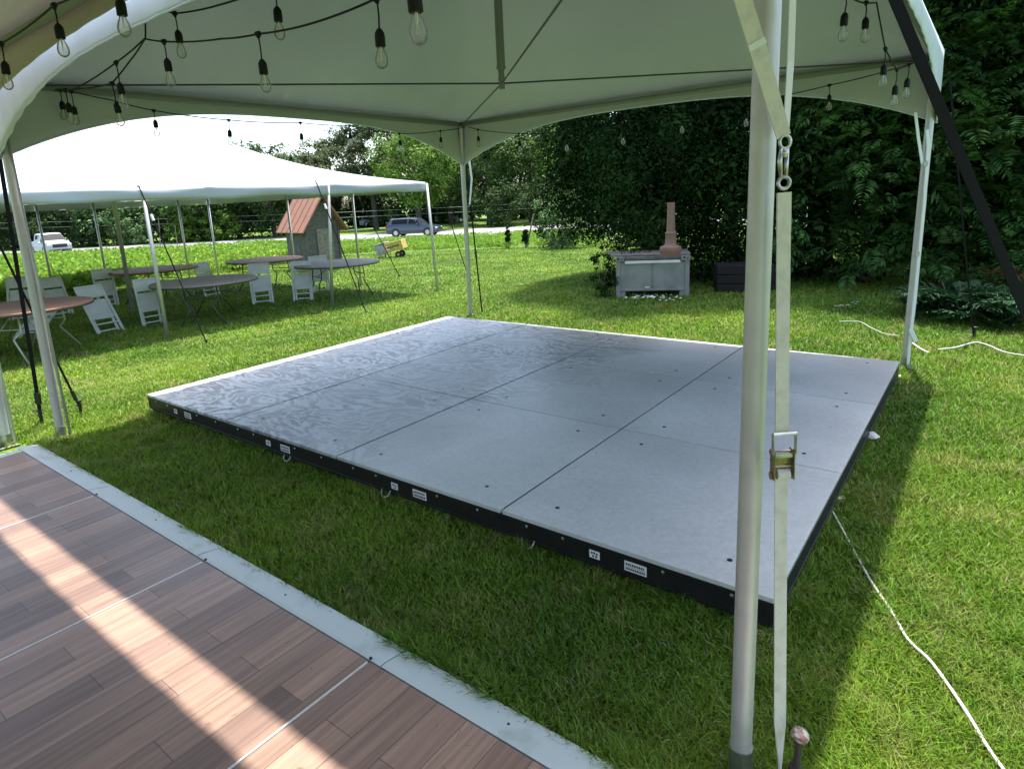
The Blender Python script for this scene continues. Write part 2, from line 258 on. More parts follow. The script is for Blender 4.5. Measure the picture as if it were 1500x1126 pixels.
# ------------------------------------------------------------------ mesh builder
class MB:
    def __init__(s): s.v = []; s.f = []
    def add(s, v, f):
        o = len(s.v); s.v += [tuple(map(float, p)) for p in v]; s.f += [tuple(i+o for i in q) for q in f]; return s
    def box(s, c, d, rz=0, R=None):
        x, y, z = d[0]/2, d[1]/2, d[2]/2; Mx = R if R is not None else Matrix.Rotation(rz, 3, 'Z')
        v = [Mx @ Vector((a*x, b_*y, c_*z))+Vector(c) for a in (-1, 1) for b_ in (-1, 1) for c_ in (-1, 1)]
        return s.add(v, [(0, 1, 3, 2), (4, 6, 7, 5), (0, 4, 5, 1), (2, 3, 7, 6), (0, 2, 6, 4), (1, 5, 7, 3)])
    def bbox(s, c, d, rz=0, bv=.006, R=None):   # box with chamfered edges
        x, y, z = d[0]/2, d[1]/2, d[2]/2; bv = min(bv, x*.45, y*.45, z*.45); Mx = R if R is not None else Matrix.Rotation(rz, 3, 'Z'); v = []; ids = {}
        for a in (-1, 1):
            for b_ in (-1, 1):
                for c_ in (-1, 1):
                    for k, p in enumerate(((a*x, b_*(y-bv), c_*(z-bv)), (a*(x-bv), b_*y, c_*(z-bv)), (a*(x-bv), b_*(y-bv), c_*z))):
                        ids[(a, b_, c_, k)] = len(v); v.append(Mx @ Vector(p)+Vector(c))
        f = []
        for a in (-1, 1):
            f.append([ids[(a, p, q, 0)] for p, q in ((-1, -1), (1, -1), (1, 1), (-1, 1))]); f.append([ids[(p, a, q, 1)] for p, q in ((-1, -1), (1, -1), (1, 1), (-1, 1))]); f.append([ids[(p, q, a, 2)] for p, q in ((-1, -1), (1, -1), (1, 1), (-1, 1))])
            for b_ in (-1, 1):
                f.append([ids[(a, b_, -1, 0)], ids[(a, b_, 1, 0)], ids[(a, b_, 1, 1)], ids[(a, b_, -1, 1)]])
                f.append([ids[(a, -1, b_, 0)], ids[(a, 1, b_, 0)], ids[(a, 1, b_, 2)], ids[(a, -1, b_, 2)]])
                f.append([ids[(-1, a, b_, 1)], ids[(1, a, b_, 1)], ids[(1, a, b_, 2)], ids[(-1, a, b_, 2)]])
                for c_ in (-1, 1): f.append([ids[(a, b_, c_, k)] for k in range(3)])
        return s.add(v, f)
    def tube(s, pts, r, n=8, caps=True):
        pts = [Vector(p) for p in pts]; k = len(pts); rs = r if hasattr(r, '__len__') else [r]*k; v = []; up = None
        for i, p in enumerate(pts):
            d = (pts[min(i+1, k-1)]-pts[max(i-1, 0)]).normalized()
            if up is None: up = Vector((0, 0, 1)) if abs(d.z) < .9 else Vector((1, 0, 0))
            a = d.cross(up).normalized(); b_ = a.cross(d).normalized(); up = b_
            for j in range(n):
                t_ = 2*math.pi*j/n; v.append(p+(a*math.cos(t_)+b_*math.sin(t_))*rs[i])
        f = [(i*n+j, i*n+(j+1) % n, (i+1)*n+(j+1) % n, (i+1)*n+j) for i in range(k-1) for j in range(n)]
        if caps: f += [tuple(range(n-1, -1, -1)), tuple(range((k-1)*n, k*n))]
        return s.add(v, f)
    def ribbon(s, pts, w, side, th=.003):   # flat webbing along pts; side = width direction(s)
        pts = [Vector(p) for p in pts]; k = len(pts); v = []
        for i, p in enumerate(pts):
            d = (pts[min(i+1, k-1)]-pts[max(i-1, 0)]).normalized(); sd = Vector(side[i] if hasattr(side[0], '__len__') else side)
            sd = (sd-d*sd.dot(d)).normalized(); nn = d.cross(sd); ww = w[i] if hasattr(w, '__len__') else w
            for a, b_ in ((-1, -1), (1, -1), (1, 1), (-1, 1)): v.append(p+sd*a*ww/2+nn*b_*th/2)
        f = [(i*4+j, i*4+(j+1) % 4, (i+1)*4+(j+1) % 4, (i+1)*4+j) for i in range(k-1) for j in range(4)]+[(3, 2, 1, 0), tuple(range((k-1)*4, k*4))]
        return s.add(v, f)
    def lathe(s, prof, c=(0, 0, 0), n=16, axis=None):
        Mx = Vector((0, 0, 1)).rotation_difference(Vector(axis)).to_matrix() if axis is not None else Matrix.Identity(3); v = []
        for r, z in prof:
            for j in range(n): v.append(Mx @ Vector((max(r, 1e-4)*math.cos(2*math.pi*j/n), max(r, 1e-4)*math.sin(2*math.pi*j/n), z))+Vector(c))
        k = len(prof); f = [(i*n+j, i*n+(j+1) % n, (i+1)*n+(j+1) % n, (i+1)*n+j) for i in range(k-1) for j in range(n)]+[tuple(range(n-1, -1, -1)), tuple(range((k-1)*n, k*n))]
        return s.add(v, f)
def link(name, me, m, parent=None, world=True, smooth=False, angle=None):
    for q in (m if isinstance(m, (list, tuple)) else [m]): me.materials.append(q)
    o = bpy.data.objects.new(name, me); COL.objects.link(o)
    if parent is not None:
        root = parent
        while root.parent: root = root.parent
        if world: me.transform(root.matrix_basis.inverted())
        o.parent = parent
    if smooth:
        me.polygons.foreach_set('use_smooth', [True]*len(me.polygons))
        if angle:
            try: me.set_sharp_from_angle(angle=R_(angle))
            except Exception: pass
    return o
def obj(name, mb, m, parent=None, world=True, smooth=False, angle=None):
    me = bpy.data.meshes.new(name); me.from_pydata(mb.v, [], mb.f); me.update()
    return link(name, me, m, parent, world, smooth, angle)
def np_mesh(name, V, quads, m, parent=None, world=True, sizes=None):
    """V (n,3) ; quads flat loop indices with polygon sizes."""
    me = bpy.data.meshes.new(name); me.vertices.add(len(V)); me.vertices.foreach_set('co', np.ascontiguousarray(V, dtype=np.float32).ravel())
    idx = np.ascontiguousarray(quads, dtype=np.int32).ravel(); sizes = np.full(len(idx)//4, 4, np.int32) if sizes is None else sizes.astype(np.int32)
    me.loops.add(len(idx)); me.loops.foreach_set('vertex_index', idx); me.polygons.add(len(sizes))
    me.polygons.foreach_set('loop_start', np.concatenate([[0], np.cumsum(sizes)[:-1]]).astype(np.int32)); me.polygons.foreach_set('loop_total', sizes)
    me.update(calc_edges=True)
    return link(name, me, m, parent, world)
def tag(o, label=None, cat=None, group=None, kind=None):
    if label: o['label'] = label
    if cat: o['category'] = cat
    if group: o['group'] = group
    if kind: o['kind'] = kind
    return o
def thing(name, label, cat, loc=(0, 0, 0), rz=0, group=None):
    o = bpy.data.objects.new(name, None); COL.objects.link(o); o.location = tuple(map(float, loc)); o.rotation_euler = (0, 0, rz); o.empty_display_size = .1
    o.matrix_basis = Matrix.Translation(o.location) @ Matrix.Rotation(rz, 4, 'Z')
    return tag(o, label, cat, group)
def copy_tree(o, parent=None):
    c = o.copy(); COL.objects.link(c); c.parent = parent
    for ch in list(o.children): copy_tree(ch, c)
    return c
def struct(o): o['kind'] = 'structure'; return o

# ------------------------------------------------------------------ ground (one sheet, gently falling away to the road)
ds = [-60, -30, -12, -5, 0, 2]+[3+.4*k for k in range(40)]+[20, 22, 25, 30, 36, 42, 48, 52, 56, 62, 70, 90, 130, 200, 400, 900]; ls = [-900, -400, -150, -80, -45, -30, -25, -21, -18]+[-16+.4*k for k in range(46)]+[3, 5, 8, 12, 25, 45, 80, 150, 400, 900]
mb = MB(); vv = []; ff = []
for d_ in ds:
    for l_ in ls:
        p = W2(d_, l_); vv.append((p[0], p[1], hz(p[0], p[1])))
for i in range(len(ds)-1):
    for j in range(len(ls)-1): a = i*len(ls)+j; ff.append((a, a+1, a+len(ls)+1, a+len(ls)))
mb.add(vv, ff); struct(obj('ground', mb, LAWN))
mb = MB(); vv = []
for l_ in (-160, -60, 0, 60, 160):
    for d_ in (53.5, 66): p = W2(d_, l_); vv.append((p[0], p[1], -1.4+.004+(.0)))
mb.add(vv, [(0, 2, 3, 1), (2, 4, 5, 3), (4, 6, 7, 5), (6, 8, 9, 7)]); struct(obj('road', mb, ASPH))

# ------------------------------------------------------------------ grass blades
def smooth_noise(x, y, seed, f):
    r = np.random.default_rng(seed); G = r.random((64, 64)); u = (x*f) % 64; v = (y*f) % 64
    i = np.floor(u).astype(int); j = np.floor(v).astype(int); a = u-i; b_ = v-j; a = a*a*(3-2*a); b_ = b_*b_*(3-2*b_)
    i1 = (i+1) % 64; j1 = (j+1) % 64; i %= 64; j %= 64
    return (G[i, j]*(1-a)+G[i1, j]*a)*(1-b_)+(G[i, j1]*(1-a)+G[i1, j1]*a)*b_
def grass():
    N = 980000; dmin, dmax = 1.15, 30.
    # radial density ~ d^-1 per unit area*... : sample log-uniform in distance
    u = rng.random(N); d = dmin*(dmax/dmin)**(u**.92); tmax = 1.32
    l = (rng.random(N)*2-1)*tmax*d+ .06*d
    x = CAM[0]+FH[0]*d+RH[0]*l; y = CAM[1]+FH[1]*d+RH[1]*l
    keep = ~((x > .10) & (x < 4.8) & (y > .10) & (y < 3.6)) & ~((x > -.10) & (x < 7.2) & (y < -.82))
    keep &= (d > 1.15)&((np.abs(l) < 1.05*d+.6) | (d < 9))
    # the front strip of lawn beneath the stage edge stays
    x, y, d = x[keep], y[keep], d[keep]; n_ = len(x)
    z = hzv(x, y)
    cl = smooth_noise(x, y, 3, 9.)*.6+smooth_noise(x, y, 4, 2.3)*.4
    h = (.018+.034*cl**1.4+.014*rng.random(n_))*(1+.010*d); ex = np.clip(1-np.minimum(np.hypot(np.clip(-x, 0, 9)+np.clip(x-4.88, 0, 9), np.clip(-y, 0, 9)+np.clip(y-3.66, 0, 9)), np.abs(y+.79)+9*(x < -.1))/.10, 0, 1); h = h*(1+.4*ex)*(1+.35*(rng.random(n_) > .97)); w = .0016*(1+d*.38)*(.7+.6*rng.random(n_))
    ang = rng.random(n_)*6.283; tilt = .25+.95*rng.random(n_)
    dx, dy = np.cos(ang), np.sin(ang); wa = ang+math.pi/2+rng.normal(0, .9, n_); wx, wy = np.cos(wa)*w, np.sin(wa)*w
    # fade the height just under the white edge
    V = np.empty((n_, 5, 3)); b0 = z-.004
    V[:, 0] = np.c_[x-wx, y-wy, b0]; V[:, 1] = np.c_[x+wx, y+wy, b0]
    k1 = h*.55*np.sin(tilt*.6); k2 = h*np.sin(tilt)*1.15
    V[:, 2] = np.c_[x+wx*.8+dx*k1, y+wy*.8+dy*k1, z+h*.55]; V[:, 3] = np.c_[x-wx*.8+dx*k1, y-wy*.8+dy*k1, z+h*.55]
    V[:, 4] = np.c_[x+dx*k2, y+dy*k2, z+h*(.72+.28*np.cos(tilt))]
    o = (np.arange(n_)*5)[:, None]; q = np.concatenate([o+np.array([[0, 1, 2, 3]]), o+np.array([[3, 2, 4]])], axis=1).ravel()
    sizes = np.tile([4, 3], n_)
    return tag(np_mesh('grass', V.reshape(-1, 3), q, GRASS, sizes=sizes), 'green lawn grass around the stage and tents', 'grass', kind='stuff')
grass()

# ------------------------------------------------------------------ leaf generators
def leaf_quads(P, Nrm, size, asp=.55, fold=.25):
    n_ = len(P); Nrm = Nrm/np.linalg.norm(Nrm, axis=1)[:, None]; a = rng.normal(size=(n_, 3)); a -= (a*Nrm).sum(1)[:, None]*Nrm; a /= np.linalg.norm(a, axis=1)[:, None]; b_ = np.cross(Nrm, a)
    s = size[:, None]; V = np.empty((n_, 4, 3)); V[:, 0] = P-a*s; V[:, 2] = P+a*s-Nrm*s*fold; V[:, 1] = P+b_*s*asp+Nrm*s*fold*.5; V[:, 3] = P-b_*s*asp+Nrm*s*fold*.5
    return V.reshape(-1, 3)
def quads_idx(n_): return np.arange(n_*4)
def crown(name, c, rad, nclump, per, leaf, m, parent, clump_r=.22, shell=.55, flat=.75, extra=None, cut=None, boxy=False):
    """foliage clumps spread through an ellipsoid, denser towards its outside"""
    c = np.array(c, float); rad = np.array(rad, float)
    dr = rng.normal(size=(nclump, 3)); dr /= np.linalg.norm(dr, axis=1)[:, None]; rr_ = shell+(1-shell)*rng.random(nclump)**.7
    if boxy:
        nz_ = np.sign(dr[:, 2])*np.abs(dr[:, 2])**.75; k_ = np.sqrt(np.clip(1-np.abs(nz_)**5, .05, 1))/np.sqrt(np.clip(1-dr[:, 2]**2, 1e-3, 1)); dr = np.c_[dr[:, 0]*k_, dr[:, 1]*k_, nz_]
    wob = 1+.22*np.sin(dr[:, 0]*5+c[0])*np.cos(dr[:, 2]*4+c[1])
    C = c+dr*rr_[:, None]*rad*wob[:, None]; cs = (.6+.8*rng.random(nclump))*clump_r*rad.mean()
    ld = rng.normal(size=(nclump, per, 3)); ld /= np.linalg.norm(ld, axis=2)[:, :, None]; lr = rng.random((nclump, per, 1))**.45
    off = ld*lr*cs[:, None, None]*np.array([1, 1, flat]); P = (C[:, None, :]+off).reshape(-1, 3)
    Nn = (ld*.8+np.array([0, 0, .9])+(P.reshape(nclump, per, 3)-c)/rad*.3+rng.normal(0, .45, ld.shape)).reshape(-1, 3)
    if cut is not None: k = cut(P); P = P[k]; Nn = Nn[k]
    V = leaf_quads(P, Nn, leaf*(.6+.8*rng.random(len(P))))
    return np_mesh(name, V, quads_idx(len(P)), m, parent)
def trunk(base, h, r, parent, name='trunk', lean=0., limbs=5, spread=1.5, m=None):
    mb = MB(); b_ = Vector(base); t_ = b_+Vector((lean, lean*.4, h)); mid = (b_+t_)/2+Vector((random.uniform(-.1, .1)*r*8, random.uniform(-.1, .1)*r*8, 0))
    mb.tube([b_-Vector((0, 0, .2)), b_+Vector((0, 0, .15)), mid, t_], [r*1.5, r*1.1, r*.85, r*.5], 9)
    for i in range(limbs):
        s_ = mid.lerp(t_, random.uniform(0, 1)); a = random.uniform(0, 6.28); e_ = s_+Vector((math.cos(a)*spread, math.sin(a)*spread, random.uniform(.5, 1)*spread))
        mb.tube([s_, s_.lerp(e_, .5)+Vector((0, 0, -.05*spread)), e_], [r*.4, r*.25, r*.08], 6)
    return obj(name, mb, m or BARK, parent, smooth=True)

# far trees beyond the road
def bgtree(px, D, h, rw, m, label, leaf=.17, low=.12, per=70, ncl=130, group='trees beyond the road', cr=.24, name='tree'):
    b_ = at_d(px, D); t_ = thing(name, label, 'tree', b_, 0, group)
    zc = b_[2]+h*(low+1)/2; crown('crown', (b_[0], b_[1], zc), (rw, rw, h*(1-low)/2), ncl, per, leaf, m, t_, clump_r=cr)
    trunk(b_, h*.55, .16+.012*h, t_, limbs=6, spread=rw*.55)
    return t_
BG = [
 (-95, 72, 9, 5.0, L_T3, 'dark leafy tree beyond the road at the far left edge of the view', .02),
 (15, 71.5, 9, 4.6, L_T3, 'dark tree beyond the road directly behind the white pickup', .02),
 (95, 72, 10, 4.6, L_T3, 'dark rounded tree across the road just right of the white pickup', .02),
 (165, 70, 9.5, 4.2, L_HED, 'pale flowering green tree across the road right of the white pickup', .02),
 (232, 72, 10, 4.2, L_T1, 'leafy green tree across the road seen over the brown round table', .02),
 (292, 69, 9, 4.0, L_T1, 'light green bushy tree across the road above the dark grey round table', .02),
 (345, 72, 10, 4.0, L_T4, 'olive green tree across the road left of the wooden shed', .02),
 (398, 70, 10, 4.2, L_T3, 'dark green tree across the road right behind the wooden shed', .02),
 (455, 78, 10, 4.0, L_T4, 'olive tree across the road behind the shed roof ridge', .2),
 (498, 84, 12.2, 3.9, L_T4, 'thin olive tree standing left of the bright tree above the tent roof', .3),
 (548, 76, 13.2, 4.0, L_T4, 'tall olive tree showing above the low corner of the white tent roof', .3),
 (612, 68, 11.6, 3.9, L_T2, 'bright yellow green tree above the dark estate car', .22),
 (660, 80, 13, 4.2, L_T1, 'mid green tree behind the rear stage tent pole', .16),
 (716, 74, 12.6, 4.4, L_T1, 'full green tree across the road right of the rear stage tent pole', .05),
 (778, 77, 13.5, 4.8, L_T1, 'tall green tree across the road between rear tent pole and big hedge', .05),
 (845, 72, 12.5, 4.6, L_T2, 'bright green tree across the road touching the edge of the big hedge', .05),
 (930, 78, 12.5, 5, L_T1, 'green tree across the road mostly hidden by the big hedge', .05)]
for px, D, h, rw, m, lab, low in BG:
    bgtree(px, D, h, rw, m, lab, low=low)
# second rank of taller trees closing the view behind
WH = ['leftmost', 'second from the left', 'third from the left', 'fourth from the left', 'fifth from the left', 'sixth from the left', 'seventh from the left', 'eighth from the left', 'ninth from the left', 'tenth from the left', 'eleventh from the left', 'rightmost']
for i, px in enumerate((-140, -40, 60, 160, 255, 345, 432, 610, 690, 765, 850, 950)):
    h = (11.5 if px < 420 else 8.5 if px < 500 else 14.0)+random.uniform(-.8, .8)
    bgtree(px, 92+random.uniform(-3, 3), h, 6.2, (L_T3, L_T1, L_T4)[i % 3], 'tree in the far rank behind the roadside trees, '+WH[i], leaf=.26, low=-.05, per=60, ncl=210, group='far rank of trees', cr=.22)
for i, (px, lab) in enumerate([(470, 'low dark thicket in the far rank, left of the parked white cars'), (540, 'low dark thicket in the far rank behind the leftmost parked white car'), (640, 'low dark thicket in the far rank behind the dark estate car')]):
    b_ = at_d(px, 86); t_ = thing('shrub', lab, 'shrub', b_, 0, 'far thickets'); crown('foliage', (b_[0], b_[1], b_[2]+2.4), (4.6, 2.5, 3.2), 170, 60, .2, L_T3, t_, clump_r=.2, shell=.3); trunk(b_, 2.4, .08, t_, name='stem', limbs=4, spread=.8)
# row of low shrubs at the far side of the road
for i, (px, D, h, rw, m, lab) in enumerate([(40, 67.8, 3.0, 2.6, L_T3, 'low dark shrub behind the white pickup'), (120, 68, 3.3, 2.4, L_T3, 'low dark shrub just right of the white pickup'),
  (190, 67.6, 3.4, 2.4, L_HED, 'pale green shrub across the road under the pale flowering tree'), (262, 67.5, 2.8, 2.2, L_T2, 'yellow green shrub across the road over the brown round table'),
  (318, 67.5, 3.2, 2.3, L_T2, 'bright shrub across the road left of the wooden shed'), (735, 68.5, 5.2, 3.0, L_T3, 'dark shrub across the road beside the rear stage tent pole'), (800, 69, 5.0, 3.2, L_T3, 'dark shrub across the road above the three saplings')]):
    b_ = at_d(px, D); t_ = thing('shrub', lab, 'shrub', b_, 0, 'shrubs across the road'); crown('foliage', (b_[0], b_[1], b_[2]+h*.45), (rw, rw*.8, h*.55), 70, 60, .12, m, t_, clump_r=.25, shell=.4)
    trunk(b_, h*.5, .06, t_, name='stem', limbs=4, spread=.6)

# ------------------------------------------------------------------ big clipped yew hedge and cypress trees at the right
def spray_cloud(P, D, ln, npair=8, lw=.13):
    """flat fern-like sprays: P roots, D directions, ln lengths"""
    n_ = len(P); D = D/np.linalg.norm(D, axis=1)[:, None]; upv = np.tile([0, 0, 1.], (n_, 1))+rng.normal(0, .35, (n_, 3)); Sd = np.cross(D, upv); Sd /= np.linalg.norm(Sd, axis=1)[:, None]; Nn = np.cross(Sd, D)
    out = []
    for k in range(npair):
        f_ = (k+.7)/npair; base = P+D*(ln*f_)[:, None]-np.array([0, 0, 1.])*(ln*.28*f_*f_)[:, None]; L_ = ln*(.46*(1-f_)**.7+.10)
        for sg in (-1, 1):
            dirn = Sd*sg*.8+D*.65+rng.normal(0, .12, (n_, 3)); dirn /= np.linalg.norm(dirn, axis=1)[:, None]; wv = np.cross(Nn, dirn); ww = (L_*lw)[:, None]
            V = np.empty((n_, 4, 3)); V[:, 0] = base; V[:, 1] = base+dirn*(L_*.55)[:, None]+wv*ww; V[:, 2] = base+dirn*L_[:, None]-np.array([0, 0, 1.])*(L_*.2)[:, None]; V[:, 3] = base+dirn*(L_*.55)[:, None]-wv*ww; out.append(V)
    return np.concatenate(out, 1).reshape(-1, 3)   # (n*quads*4,3)
def yew(px, D, h, rw, label, ncl=520, per=95, leaf=.021, depth=1.0, m=None, low=.0, z0=None):
    b_ = at_d(px, D); t_ = thing('hedge_shrub', label, 'hedge', b_, 0, 'dark shrubs of the tall hedge'); c = (b_[0], b_[1], h*.5+.02)
    crown('foliage', c, (rw, rw*depth, h*.5), ncl, per, leaf, m or L_YEW, t_, clump_r=.13, shell=.74, boxy=True)
    # inner darker mass of twigs keeps the light from showing through
    crown('inner_twigs', c, (rw*.86, rw*.86*depth, h*.48), 800, 60, .055, m or L_YEW, t_, clump_r=.2, shell=.55, boxy=True)
    mb = MB()
    for k in range(7):
        a = random.uniform(0, 6.28); e_ = (b_[0]+math.cos(a)*rw*.6, b_[1]+math.sin(a)*rw*.6, h*random.uniform(.4, .8)); mb.tube([(b_[0]+math.cos(a)*.15, b_[1]+math.sin(a)*.15, -.1), ((b_[0]+e_[0])/2, (b_[1]+e_[1])/2, e_[2]*.45), e_], [.07, .05, .015], 6)
    obj('trunk', mb, BARK, t_, smooth=True); return t_
yew(952, 11.9, 9.4, 1.9, 'huge dark rounded hedge shrub behind the grey bin, at the left end of the hedge', ncl=2100, per=85)
yew(1085, 11.8, 9.6, 2.0, 'dark hedge shrub behind the terracotta chimney, second from the left end', ncl=1700, per=85)
yew(1200, 11.3, 9.4, 1.8, 'dark hedge shrub seen between the near tent pole and its ratchet strap', ncl=1200, per=85)
b_ = at_d(822, 27); t_ = thing('shrub', 'light green shrub peeping out behind the left edge of the big dark hedge', 'shrub', b_)
crown('foliage', (b_[0], b_[1], b_[2]+1.5), (.95, .95, 1.7), 90, 60, .055, L_HED, t_, clump_r=.3); trunk(b_, 1.2, .03, t_, name='stem', limbs=4, spread=.3)
b_ = at_d(884, 9.7); t_ = thing('shrub', 'small leafy shoots at the foot of the big hedge left of the grey bin', 'shrub', b_)
crown('foliage', (b_[0], b_[1], .38), (.22, .22, .42), 34, 45, .020, L_YEW, t_, clump_r=.3); trunk(b_, .4, .015, t_, name='stem', limbs=4, spread=.18)
def cypress(px, D, h, rw, label, n_=1500, ln=.36, zmin=.3, m=None):
    b_ = at_d(px, D); t_ = thing('cypress_tree', label, 'conifer', b_, 0, 'cypress trees at the right')
    th = rng.random(n_)*2*math.pi; z = zmin+(h-zmin)*rng.random(n_); prof = rw*np.clip(1.12-z/h, .12, 1)**.38*(.82+.25*np.sin(z*3.1+th*3)+.12*rng.normal(size=n_)); rr_ = prof*(.62+.38*rng.random(n_)**.5)
    P = np.c_[b_[0]+np.cos(th)*rr_, b_[1]+np.sin(th)*rr_, z]; D_ = np.c_[np.cos(th), np.sin(th), .15+.35*rng.normal(size=n_)]+rng.normal(0, .3, (n_, 3))
    V = spray_cloud(P, D_, ln*(.45+1.0*rng.random(n_)**1.5)); np_mesh('crown', V, quads_idx(len(V)//4), m or L_CON, t_)
    crown('inner_twigs', (b_[0], b_[1], h*.5), (rw*.62, rw*.62, h*.5), 300, 70, .05, L_YEW, t_, clump_r=.3, shell=.2)
    trunk(b_, h*.8, .09, t_, limbs=10, spread=rw*.7); return t_
cypress(1275, 10.0, 9.0, 1.35, 'feathery cypress tree left of the right rear stage tent pole', 4800, .29)
cypress(1395, 9.4, 9.0, 1.35, 'feathery bright tipped cypress tree right of the right rear stage tent pole', 5000, .31)
cypress(1500, 9.0, 8.0, 1.45, 'tall cypress tree at the right edge behind the black strap', 4800, .32)
cypress(1620, 8.2, 6.4, 1.3, 'cypress tree cut off by the right edge of the view, nearest of the cypress trees', 2600, .25)
cypress(1330, 12.2, 9.5, 1.6, 'farther cypress tree filling the gap behind the front cypress trees', 2200, .30)
cypress(1470, 12.0, 9.5, 1.8, 'farther cypress tree in the second row behind the black strap', 2200, .30)
# low juniper at the foot of the cypress, with a few dead fronds
b_ = g(1400, 474); t_ = thing('juniper_bush', 'low fern-like juniper bush on the lawn behind the right rear tent pole', 'bush', b_)
n_ = 120; th = rng.random(n_)*6.28; P = np.c_[b_[0]+np.cos(th)*.18+rng.normal(0, .12, n_), b_[1]+np.sin(th)*.18+rng.normal(0, .12, n_)+.25, .08+.24*rng.random(n_)]; V = spray_cloud(P, np.c_[np.cos(th), np.sin(th), .25+.3*rng.random(n_)], .34*(.6+.7*rng.random(n_)), 10); np_mesh('foliage', V, quads_idx(len(V)//4), L_FERN, t_)
q = g(1462, 462); n_ = 12; th = rng.random(n_)*6.28; P = np.c_[q[0]+rng.normal(0, .12, n_), q[1]+rng.normal(0, .1, n_)+.3, .25+.22*rng.random(n_)]; V = spray_cloud(P, np.c_[np.cos(th), np.sin(th), .3+.2*rng.random(n_)], np.full(n_, .22), 8); o = np_mesh('dead_foliage', V, quads_idx(len(V)//4), L_DEAD, t_)
mb = MB(); [mb.tube([(b_[0], b_[1]+.25, 0), (b_[0]+random.uniform(-.3, .3), b_[1]+.25+random.uniform(-.2, .2), .4)], [.015, .006], 5) for k in range(5)]; obj('stem', mb, BARK, t_)
b_ = g(1482, 486); t_ = thing('juniper_bush', 'second low juniper bush at the right edge beside the white rope', 'bush', b_)
n_ = 110; th = rng.random(n_)*6.28; P = np.c_[b_[0]+rng.normal(0, .2, n_), b_[1]+rng.normal(0, .16, n_)+.2, .08+.22*rng.random(n_)]; V = spray_cloud(P, np.c_[np.cos(th), np.sin(th), .25+.3*rng.random(n_)], .30*(.6+.7*rng.random(n_)), 9); np_mesh('foliage', V, quads_idx(len(V)//4), L_FERN, t_)
mb = MB(); mb.tube([(b_[0], b_[1]+.2, 0), (b_[0]+.1, b_[1]+.25, .3)], [.015, .006], 5); obj('stem', mb, BARK, t_)
# white flowers
b_ = g(1240, 455); t_ = thing('flower', 'small white flowers at the hedge foot, left of the right rear pole', 'flower', b_)
mb = MB(); ms = MB()
for k in range(9):
    x, y = b_[0]+random.uniform(-.13, .13), b_[1]+random.uniform(-.06, .06); z = random.uniform(.04, .12); ms.tube([(x, y, 0), (x, y, z)], .002, 4)
    for a in range(5): t = a*1.257; mb.add([(x, y, z), (x+math.cos(t-.4)*.016, y+math.sin(t-.4)*.016, z+.006), (x+math.cos(t)*.024, y+math.sin(t)*.024, z+.004), (x+math.cos(t+.4)*.016, y+math.sin(t+.4)*.016, z+.006)], [(0, 1, 2, 3)])
obj('petals', mb, PETAL, t_); obj('stem', ms, L_FERN, t_)

# saplings
def sapling(px, py, h, w, lab, stake=None):
    b_ = g(px, py); t_ = thing('sapling', lab, 'sapling', b_, 0, 'row of three saplings')
    crown('foliage', (b_[0], b_[1], b_[2]+h*.52), (w, w, h*.5), 40, 45, .035, L_YEW, t_, clump_r=.28, shell=.2); trunk(b_, h*.9, .02, t_, name='stem', limbs=2, spread=.1)
    return b_
sapling(745, 365, 1.15, .13, 'thin dark sapling, leftmost in the row of three before the road'); sapling(770, 364, 1.05, .16, 'small dark sapling with a leaning stake, middle of the row of three'); sapling(796, 363, 1.45, .30, 'bushy conical sapling, widest and nearest the big hedge')
a = g(771, 364); e_ = on_d(782, 313, (a[0]-CAM[0])*FH[0]+(a[1]-CAM[1])*FH[1]); mb = MB(); mb.tube([a, e_], .035, 6); tag(obj('wooden_stake', mb, PLANK), 'pale wooden stake leaning beside the middle sapling', 'stake')

# ------------------------------------------------------------------ leafy crop field between lawn and road
def crop():
    poly = [(-160, 470), (60, 452), (150, 440), (215, 418), (330, 402), (440, 384), (560, 372), (700, 367), (880, 362), (880, 356), (700, 356), (560, 357), (400, 366), (200, 380), (40, 392), (-160, 400)]
    near = [g(*p) for p in poly[:9]]; dd = lambda p: ((p[0]-CAM[0])*FH[0]+(p[1]-CAM[1])*FH[1], (p[0]-CAM[0])*RH[0]+(p[1]-CAM[1])*RH[1])
    tn = [(dd(p)[1]/dd(p)[0], dd(p)[0]) for p in near]; tx = np.array([a for a, _ in tn]); ty = np.array([b_ for _, b_ in tn])
    n_ = 13000; ta = tx[0]+(tx[-1]-tx[0])*rng.random(n_); d0 = np.interp(ta, tx, ty); d1 = 51.; d = d0*(d1/d0)**(rng.random(n_)**1.35)
    # open pocket of mown grass nearer the centre
    l = ta*d; x = CAM[0]+FH[0]*d+RH[0]*l; y = CAM[1]+FH[1]*d+RH[1]*l; z = hzv(x, y)
    row = smooth_noise(x, y, 21, .8); sc = (.75+.5*row)*np.where(ta > -.30, .75, 1.1)
    k = row > .22; x, y, z, d, sc = x[k], y[k], z[k], d[k], sc[k]; n_ = len(x); per = 9
    th = rng.random((n_, per))*6.28; h = (.16+.30*rng.random((n_, per)))*sc[:, None]; r_ = .16*sc[:, None]*(.4+rng.random((n_, per)))
    P = np.stack([x[:, None]+np.cos(th)*r_, y[:, None]+np.sin(th)*r_, z[:, None]+h], -1).reshape(-1, 3)
    Nn = np.stack([np.cos(th)*.9, np.sin(th)*.9, np.full(th.shape, .35)], -1).reshape(-1, 3)+rng.normal(0, .35, (n_*per, 3)); s_ = np.repeat(.055*sc*(1+.012*d), per)*(.7+.6*rng.random(n_*per))
    V = leaf_quads(P, Nn, s_, asp=.42); tag(np_mesh('field_plants', V, quads_idx(n_*per), L_CROP), 'bright yellow green leafy crop growing between the lawn and the road', 'crop', kind='stuff')
crop()
